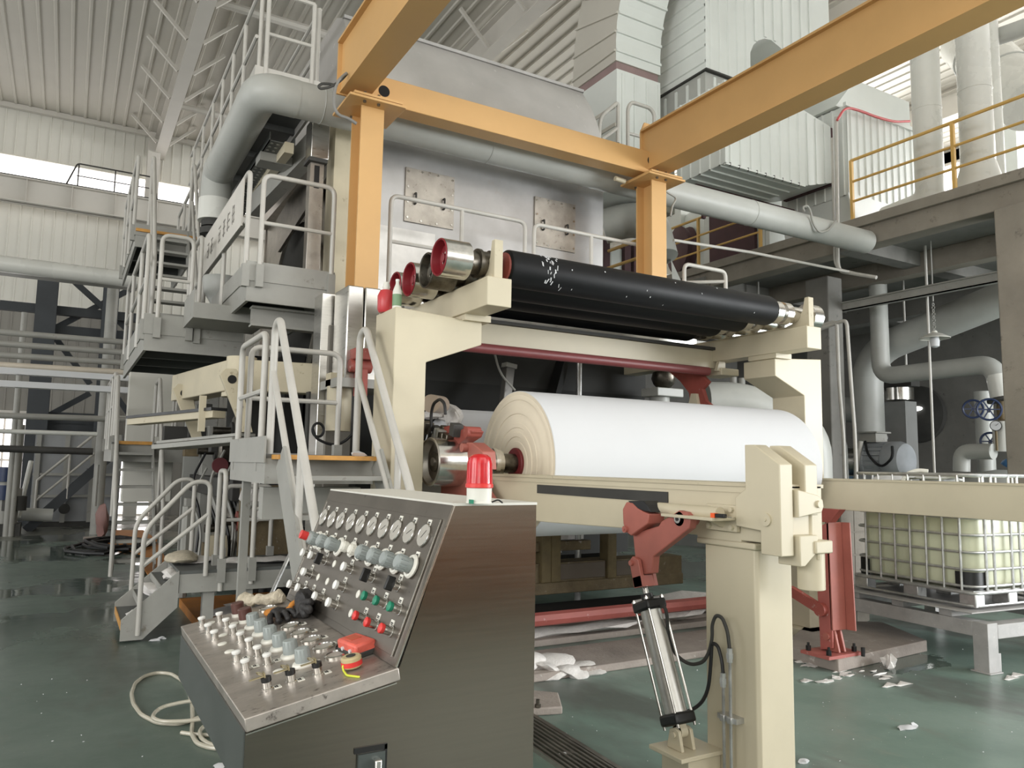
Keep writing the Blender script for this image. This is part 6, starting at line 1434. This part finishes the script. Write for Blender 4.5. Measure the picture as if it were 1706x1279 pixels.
# regulators
def reg(p,n,r=.0235,capm=None,ln=.056,base=True):
    k=part('regulator_knob',M().lathe(p,n,[(r*.8,0),(r*.8,.01),(r*.92,.012),(r,.03),(r*.98,ln),(r*.8,ln+.006)],20),capm or MGK,t)
    part('knob_collar',M().torus(p+n*.008,n,r*1.28,.0075,24,6),MPL,k)
    for j in range(12):
        u,w_=k_u(n); a=j*math.pi/6; d=u*math.cos(a)+w_*math.sin(a); part('grip_rib',M().beam(p+n*.03+d*r,p+n*ln+d*r,.005,.004,d),capm or MGK,k)
def k_u(n):
    u=n.cross(V((0,1,0))).normalized(); return u,V((0,1,0))
for i,(zx,zy) in enumerate(((905,300),(930,312),(992,328),(1057,348),(1150,366),(1205,388),(1285,412),(1372,437),(1468,462),(1572,488))):
    p=onp(zx,zy)
    if i in (4,5): reg(p,pn,.018,MPL,.045)
    elif i==0:
        reg(p,pn,.024,MGK,.05); part('red_cap',M().cyl(p+pn*.055,p+pn*.085,.018,seg=16),MRB,t,'red cap')
    else: reg(p,pn)
# push buttons
def btn(p,n,capm,r=.0135,h=.028,cap=.012):
    b=part('push_button',M().lathe(p,n,[(r*1.3,0),(r*1.3,.004),(r,.005),(r,h)],18),MCH,t); part('button_cap',M().lathe(p+n*h,n,[(r*.95,0),(r*1.12,.003),(r*1.12,cap),(r*.9,cap+.002)],18),capm,b); return b
def sel(p,n):
    b=part('selector_switch',M().lathe(p,n,[(.018,0),(.018,.004),(.0145,.005),(.0145,.022)],18),MCH,t); part('selector_handle',M().obox(p+n*.033,yv*.007,V((n.z,0,-n.x))*.022,n*.013),MBL,b,bevel=.003)
for zx,zy in ((840,402),(895,420),(1137,505),(850,540),(1083,634),(745,625),(805,650),(862,678),(930,712),(1030,757)): btn(onp(zx,zy),pn,MWB,.0145)
for zx,zy in ((952,445),(1290,565),(1470,625)): sel(onp(zx,zy),pn)
for zx,zy in ((1288,713),(1375,748),(1478,792)): btn(onp(zx,zy),pn,MGR)
for zx,zy in ((1228,853),(1313,900),(1418,945)): btn(onp(zx,zy),pn,MRB)
for zx,zy in ((1013,465),(782,515),(898,560),(963,590),(1183,680),(1130,815)):
    p=onp(zx,zy); part('blank_plug',M().lathe(p,pn,[(.014,0),(.014,.003),(.011,.005)],20),MPL,t)
# desk controls (positions read on the desk top)
def dz(zx,zy): return ond(*zc(zx,zy))
for zx,zy in ((332,832),(385,875)):
    k=part('brown_knob',M().lathe(dz(zx,zy),dn,[(.027,0),(.027,.012)],24),MPL,t); part('knob_cap',M().lathe(dz(zx,zy)+dn*.012,dn,[(.025,0),(.0255,.038),(.023,.041)],24),MBN,k,'brown cap')
for zx,zy in ((440,915),(497,963),(563,1015),(630,1068),(707,1123),(795,1183)):
    p=dz(zx,zy); k=part('rotary_knob',M().lathe(p,dn,[(.034,0),(.035,.004),(.032,.010),(.026,.012)],28),MPL,t)
    part('knob_cap',M().lathe(p+dn*.01,dn,[(.024,0),(.0245,.010),(.0215,.040),(.019,.043)],20),MGK,k)
    for j in range(12):
        a=j*math.pi/6; d=dv*math.cos(a)+yv*math.sin(a); part('grip_rib',M().beam(p+dn*.016+d*.023,p+dn*.05+d*.021,.004,.003,d),MGK,k)
for zx,zy in ((75,905),(120,955),(165,1005),(200,872),(248,917),(297,965),(350,1020),(412,1065),(472,1122),(322,1160),(385,1222),(541,1180)): btn(dz(zx,zy),dn,MWB,.0125,.026,.008)
for zx,zy in ((215,1035),(265,1090),(222,972),(345,945),(613,1230),(135,885),(300,890)): p=dz(zx,zy); part('blank_plug',M().lathe(p,dn,[(.016,0),(.016,.003),(.012,.005)],20),MPL,t)
for zx,zy in ((540,788),(700,910),(772,958),(850,1008),(935,1060),(1027,1118)):
    p=dz(zx,zy); g=part('round_gauge',M().lathe(p,dn,[(.037,0),(.037,.006),(.031,.009),(.030,.005)],28,False),MCH,t); part('dial',M().cyl(p+dn*.001,p+dn*.005,.031,seg=24),MGB,g)
for zx,zy in ((130,885),(540,1095),(605,1152),(385,1132),(450,1192),(890,1160),(865,940),(940,985),(1000,1030),(790,890),(620,830)): plate(dz(zx,zy),dn,dv,.026,.02)
MKEY=mat('key_metal',(196,184,150),.35,.9,.05,30)
def cz(zx,zy): return ond(270+.2494*zx,960+.2494*zy)
for zx,zy in ((705,755),(865,705),(1043,655)):
    p=cz(zx,zy); b=part('key_switch',M().lathe(p,dn,[(.016,0),(.016,.004),(.013,.005),(.013,.022)],18),MCH,t); part('lock_cap',M().lathe(p+dn*.022,dn,[(.0125,0),(.0145,.002),(.0145,.014)],18),MBL,b)
    q=p+dn*.036; part('key',M().obox(q+dn*.006-dv*.004,dv*.002,yv*.010,dn*.008).torus(q+dn*.012-dv*.014,(.4,.3,.7),.011,.0016,14,5).obox(q+dn*.004-dv*.026-yv*.004,dv*.020,yv*.004,dn*.0015),MKEY,b)
for zx,zy in ((770,738),(925,690),(1105,640)): plate(cz(zx,zy),dn,dv,.026,.02)
# cabinet door with handle on the side
q0=cs(556,1256); q1=cs(640,1245)
part('side_door',M().box(xa+.30,YN-.010,.12,q1.x,YN,q1.z-.005),mat('door_sheet',(92,98,96),.35,.6,.08,4),t)
part('door_gap',M().box(q1.x,YN-.004,.1,q1.x+.008,YN+.001,q1.z+.01).box(xa+.29,YN-.004,q1.z-.003,q1.x+.008,YN+.001,q1.z+.012),MBL,t)
part('door_handle',M().box(q1.x-.035,YN-.03,q1.z-.30,q1.x-.015,YN-.008,q1.z-.02),MST,t,bevel=.004)
# ---- beacon on top
b0=PP(798,838,V((0,0,zt+.008)),V((0,0,1)))
t=thing('warning_beacon','red warning beacon with white base on top of the console','beacon light',b0)
part('base',M().lathe(b0,(0,0,1),[(.040,0),(.040,.004),(.038,.006),(.0385,.045),(.039,.05)],32),MPL,t)
part('collar',M().lathe(b0,(0,0,1),[(.040,.046),(.0425,.048),(.0425,.058),(.040,.060)],32,False),MRB,t)
part('lens',M().lathe(b0,(0,0,1),[(.040,.058),(.039,.075),(.0375,.125),(.034,.138),(.022,.147),(.004,.150)],36),MBE,t,'translucent red dome')
for k in range(20):
    a=k*math.pi/10; d=V((math.cos(a),math.sin(a),0)); part('lens_rib',M().beam(b0+d*.0395+V((0,0,.062)),b0+d*.0377+V((0,0,.122)),.003,.0015,d),MBE,t)
part('mount_clip',M().box(b0.x-.04,b0.y-.03,b0.z,b0.x-.034,b0.y-.01,b0.z+.012),MGR,t); part('wire',M().tube([b0+V((.03,-.025,.004)),b0+V((.05,-.03,.012)),b0+V((.062,-.03,.004)),b0+V((.07,-.02,.002))],.0025,.01,6),MBL,t)
# ---- things on the desk
def dl3(p,a,b,h): return p+dv*a+yv*b+dn*h
t=thing('remote_control_box','worn red remote control box lying against the gauge panel','remote control',cz(1310,470))
o=cz(1308,505); ud=(cz(1410,560)-cz(1195,475)); u_=V((ud.x,ud.y,ud.z)); u_=(u_-dn*u_.dot(dn)).normalized(); w_=dn.cross(u_).normalized()
part('body',M().obox(o+dn*.022,u_*.065,w_*.036,dn*.020),mat('worn_red_plastic',(226,104,88),.4,0,.1,20,(180,60,54),.1),t,bevel=.008)
part('lower_shell',M().obox(o+dn*.008,u_*.067,w_*.038,dn*.009),MDK,t,bevel=.004)
part('label_strip',M().obox(o+dn*.0425-u_*.02,u_*.025,w_*.018,dn*.0006),mat('faded_label',(200,96,70),.6),t)
for k in (-.02,.03): 
    part('status_light',M().cyl(o+dn*.02+u_*k-w_*.036,o+dn*.02+u_*k-w_*.042,.006,seg=14),MPA,t)
part('wrist_cord',M().tube([o+dn*.02-u_*.06,o+dn*.03-u_*.085,o+dn*.018-u_*.10-w_*.01,o+dn*.005-u_*.095-w_*.03,o+dn*.008-u_*.07-w_*.035],.003,.015,8),MBL,t)
o=cz(1272,612)
t=thing('tape_measure','small red and clear tape measure with a yellow-green blade end','tape measure',o)
part('case',M().lathe(o+dn*.004,dn,[(.026,0),(.030,.004),(.030,.028),(.026,.032)],28),mat('tape_case',(214,196,150),.3,0,.05,30,trans=.2),t); part('red_core',M().lathe(o+dn*.004,dn,[(.031,.006),(.031,.02)],28,False),MRB,t); part('hub',M().cyl(o+dn*.036,o+dn*.038,.014,seg=18),MDK,t)
e_=cz(1212,640); e2_=cz(1235,668); e3=cz(1318,678)
part('tape_blade',M().tube([o+dn*.01,e_+dn*.02,e_+dn*.006,e2_+dn*.003,e3+dn*.003],.003,.012,8),mat('lime_tape',(212,220,70),.5),t)
# gloves
def glove(name,o,u,w,lab,cuffm,seed):
    t=thing(name,lab,'glove',o); rd=random.Random(seed)
    m_=M().blob(o+dn*.022,.04,.045,.018,seed,.2,3); part('palm',m_,MGL,t)
    for k in range(4):
        b=o+u*.03+w*(-.034+.023*k)+dn*.022; L=.05+.012*(1 if k in(1,2) else 0)
        d=(u+w*(-.22+.15*k)).normalized()
        part('finger',M().tube([b-d*.02,b+d*L*.5+dn*.008,b+d*L-dn*.004,b+d*(L+.008)-dn*.010],.0105,.02,10),MGL,t,bevel=.0)
        part('finger_tip',M().blob(b+d*(L+.006)-dn*.008,.0125,.0125,.0115,k+seed,.1,2),MGL,t)
    b=o+w*.04-u*.005+dn*.02; d=(u*.4+w).normalized(); part('thumb',M().tube([b-d*.02,b+d*.025,b+d*.042-dn*.004],.012,.02,10),MGL,t); part('thumb_tip',M().blob(b+d*.042-dn*.004,.013,.013,.012,seed,.1,2),MGL,t)
    part('cuff',M().blob(o-u*.055+dn*.014,.036,.042,.014,seed+3,.35,3).blob(o-u*.095+dn*.010,.03,.03,.010,seed+5,.4,3),cuffm,t)
o=zc(620,850); o=ond(*o)
u=(ond(*zc(650,905))-ond(*zc(560,800))).normalized(); w_=dn.cross(u).normalized()
glove('work_glove',o,u,w_,'black rubber work glove with orange lining lying flat on the desk',MGO,3)
# second glove propped up against the panel
o2=PP(*zc(800,760),PO+pn*.03,pn)
t=thing('work_glove','black rubber work glove with orange lining propped against the gauge panel','glove',o2)
part('palm',M().blob(o2,.035,.05,.06,5,.22,3),MGL,t)
for k,(zx,zy) in enumerate(((790,690),(835,735),(830,790),(800,820))):
    p=PP(*zc(zx,zy),PO+pn*.045,pn); part('finger',M().tube([o2+pn*.01,o2.lerp(p,.6)+pn*.012,p],.013,.02,10),MGL,t); part('finger_tip',M().blob(p,.016,.016,.016,k,.15,2),MGL,t)
p=PP(*zc(770,830),PO+pn*.05,pn); part('thumb',M().tube([o2,o2.lerp(p,.6)+pn*.01,p],.014,.02,10),MGL,t)
pa_=PP(*zc(745,735),PO+pn*.035,pn); pb_=PP(*zc(700,790),PO+pn*.05,pn); part('lining',M().tube([pa_,pa_.lerp(pb_,.5)+pn*.01,pb_],.012,.02,10).blob(pb_,.02,.03,.012,4,.4,2),MGO,t,'orange lining')
# rolled cloth
a=ond(*zc(345,775)); b=ond(*zc(670,745))
m_=M(); n=26; pts=[]
d=b-a
for k in range(n+1):
    f=k/n; pts.append(a+d*f+dn*(.026+.004*math.sin(f*17))+dv*.006*math.sin(f*11))
vs=[];fs=[];sg=18
ax_=d.normalized(); u_=dn; w_=ax_.cross(u_)
rd=random.Random(2)
for k,p in enumerate(pts):
    f=k/n; r=.026+.006*math.sin(f*9+1)+.003*math.sin(f*31); 
    if k in (0,n): r*=.75
    for i in range(sg):
        an=2*math.pi*i/sg; rr=r*(1+.10*math.sin(3*an+f*9)+.05*math.sin(7*an-f*20)); vs.append(p+u_*(rr*math.sin(an)*.9)+w_*(rr*math.cos(an)*1.05))
for k in range(n):
    for i in range(sg): j=(i+1)%sg; fs.append((k*sg+i,k*sg+j,(k+1)*sg+j,(k+1)*sg+i))
fs+=[tuple(range(sg-1,-1,-1)),tuple(range(n*sg,(n+1)*sg))]
solo('rolled_cloth',m_.add(vs,fs),MCT,'rolled beige cloth lying at the back corner of the console desk','cloth')
# ================================================================ FLOOR THINGS IN FRONT
fl=lambda px,py,z=.012: P(px,py,z=z)
pts=[(345,1190),(300,1206),(262,1204),(235,1190),(222,1172),(219,1155),(225,1138),(240,1126),(262,1120),(285,1122),(303,1133),(314,1150),(320,1172),(321,1200),(319,1222),(328,1238),(352,1246),(385,1247)]
solo('clear_hose',M().tube([fl(*p) for p in pts],.013,.05,8),MHO,'clear plastic hose looping over the green floor at the console foot','hose')
pts=[(345,1163),(300,1170),(270,1177),(256,1188),(254,1196),(270,1202),(310,1201),(352,1195)]
solo('clear_hose',M().tube([fl(*p,z=.035) for p in pts],.012,.05,8),MHO,'second inner loop of clear plastic hose beside the console','hose')
pts=[(380,1200),(345,1206),(332,1216),(335,1230),(350,1240),(380,1246)]
solo('clear_hose',M().tube([fl(*p,z=.02) for p in pts],.012,.05,8),MHO,'small clear hose bend close to the console front','hose')
solo('clear_hose',M().tube([fl(302,1220),fl(330,1224),fl(400,1226)],.012,.05,8),MHO,'short straight clear hose end pointing left at the console foot','hose')
# floor channel with grating bars right of the console
g0=P(893,1205,z=0); g1=P(1010,1279,z=0)
t=thing('floor_grating','steel bar grating set in the floor right of the console','grating',((g0.x+g1.x)/2,(g0.y+g1.y)/2,0))
dg=(g1-g0).normalized(); ng=V((-dg.y,dg.x,0)); 
dg=V((0.0,-1,0)) if 0 else dg
for k in range(8): part('bar',M().beam(g0-dg*.8-ng*(.034*k)+V((0,0,.012)),g0+dg*2.2-ng*(.034*k)+V((0,0,.012)),.014,.024),MSTd,t)
part('frame_bar',M().beam(g0-dg*.8+ng*.03+V((0,0,.012)),g0+dg*2.2+ng*.03+V((0,0,.012)),.03,.026),MSTd,t)
# pulp lump, plinth piece and stud right of the console
q=P(915,1125,z=0)
solo('pulp_lump',M().blob(q+V((0,.0,.05)),.22,.16,.085,5,.45,3).blob(q+V((.22,-.06,.03)),.17,.10,.05,8,.5,3).blob(q+V((.36,-.12,.015)),.1,.05,.02,9,.5,2).blob(q+V((-.15,.05,.10)),.13,.1,.06,12,.4,3),MPU,'heap of white wet paper pulp on the floor right of the console','pulp')
q0=P(893,1192,z=0); q1=P(937,1180,z=0); q2=P(925,1165,z=0)
m_=M(); c=[P(860,1195,z=0),P(937,1190,z=0),P(930,1165,z=0),P(860,1158,z=0)]
m_.add(c+[p+V((0,0,.05)) for p in c],[(3,2,1,0),(4,5,6,7)]+[(i,(i+1)%4,4+(i+1)%4,4+i) for i in range(4)])
solo('foot_plinth',m_,MPAD,'small concrete foot plinth at the right edge of the console','plinth',bevel=.01)
q=P(896,1178,z=.05); solo('foot_bolt',M().cyl(q,q+V((0,0,.05)),.013,seg=8).cyl(q,q+V((0,0,.02)),.02,seg=6),MCHd,'rusty anchor bolt on the small foot plinth','bolt')
# stained slab edge in front of the machine bed
c=[P(893,1135,z=0),P(1060,1128,z=0),P(1175,1095,z=0),P(1330,1092,z=0)]
m_=M(); rd=random.Random(21)
for k in range(90):
    px=rd.uniform(30,1690); py=rd.uniform(1060,1275)
    if 280<px<900 : continue
    m_.blob(P(px,py,z=.003),rd.uniform(.002,.007),rd.uniform(.002,.005),.003,k,.4,1)
for px,py,s_ in ((258,1066,.05),(270,1063,.03),(370,1275,.04),(1510,1212,.05),(1524,1208,.03),(940,1255,.03),(1340,1268,.03)): m_.blob(P(px,py,z=.008),s_,s_*.6,.012,int(px),.5,2)
solo('floor_crumbs',m_,MPA,'white paper crumbs scattered over the green floor','crumbs',kind='stuff')
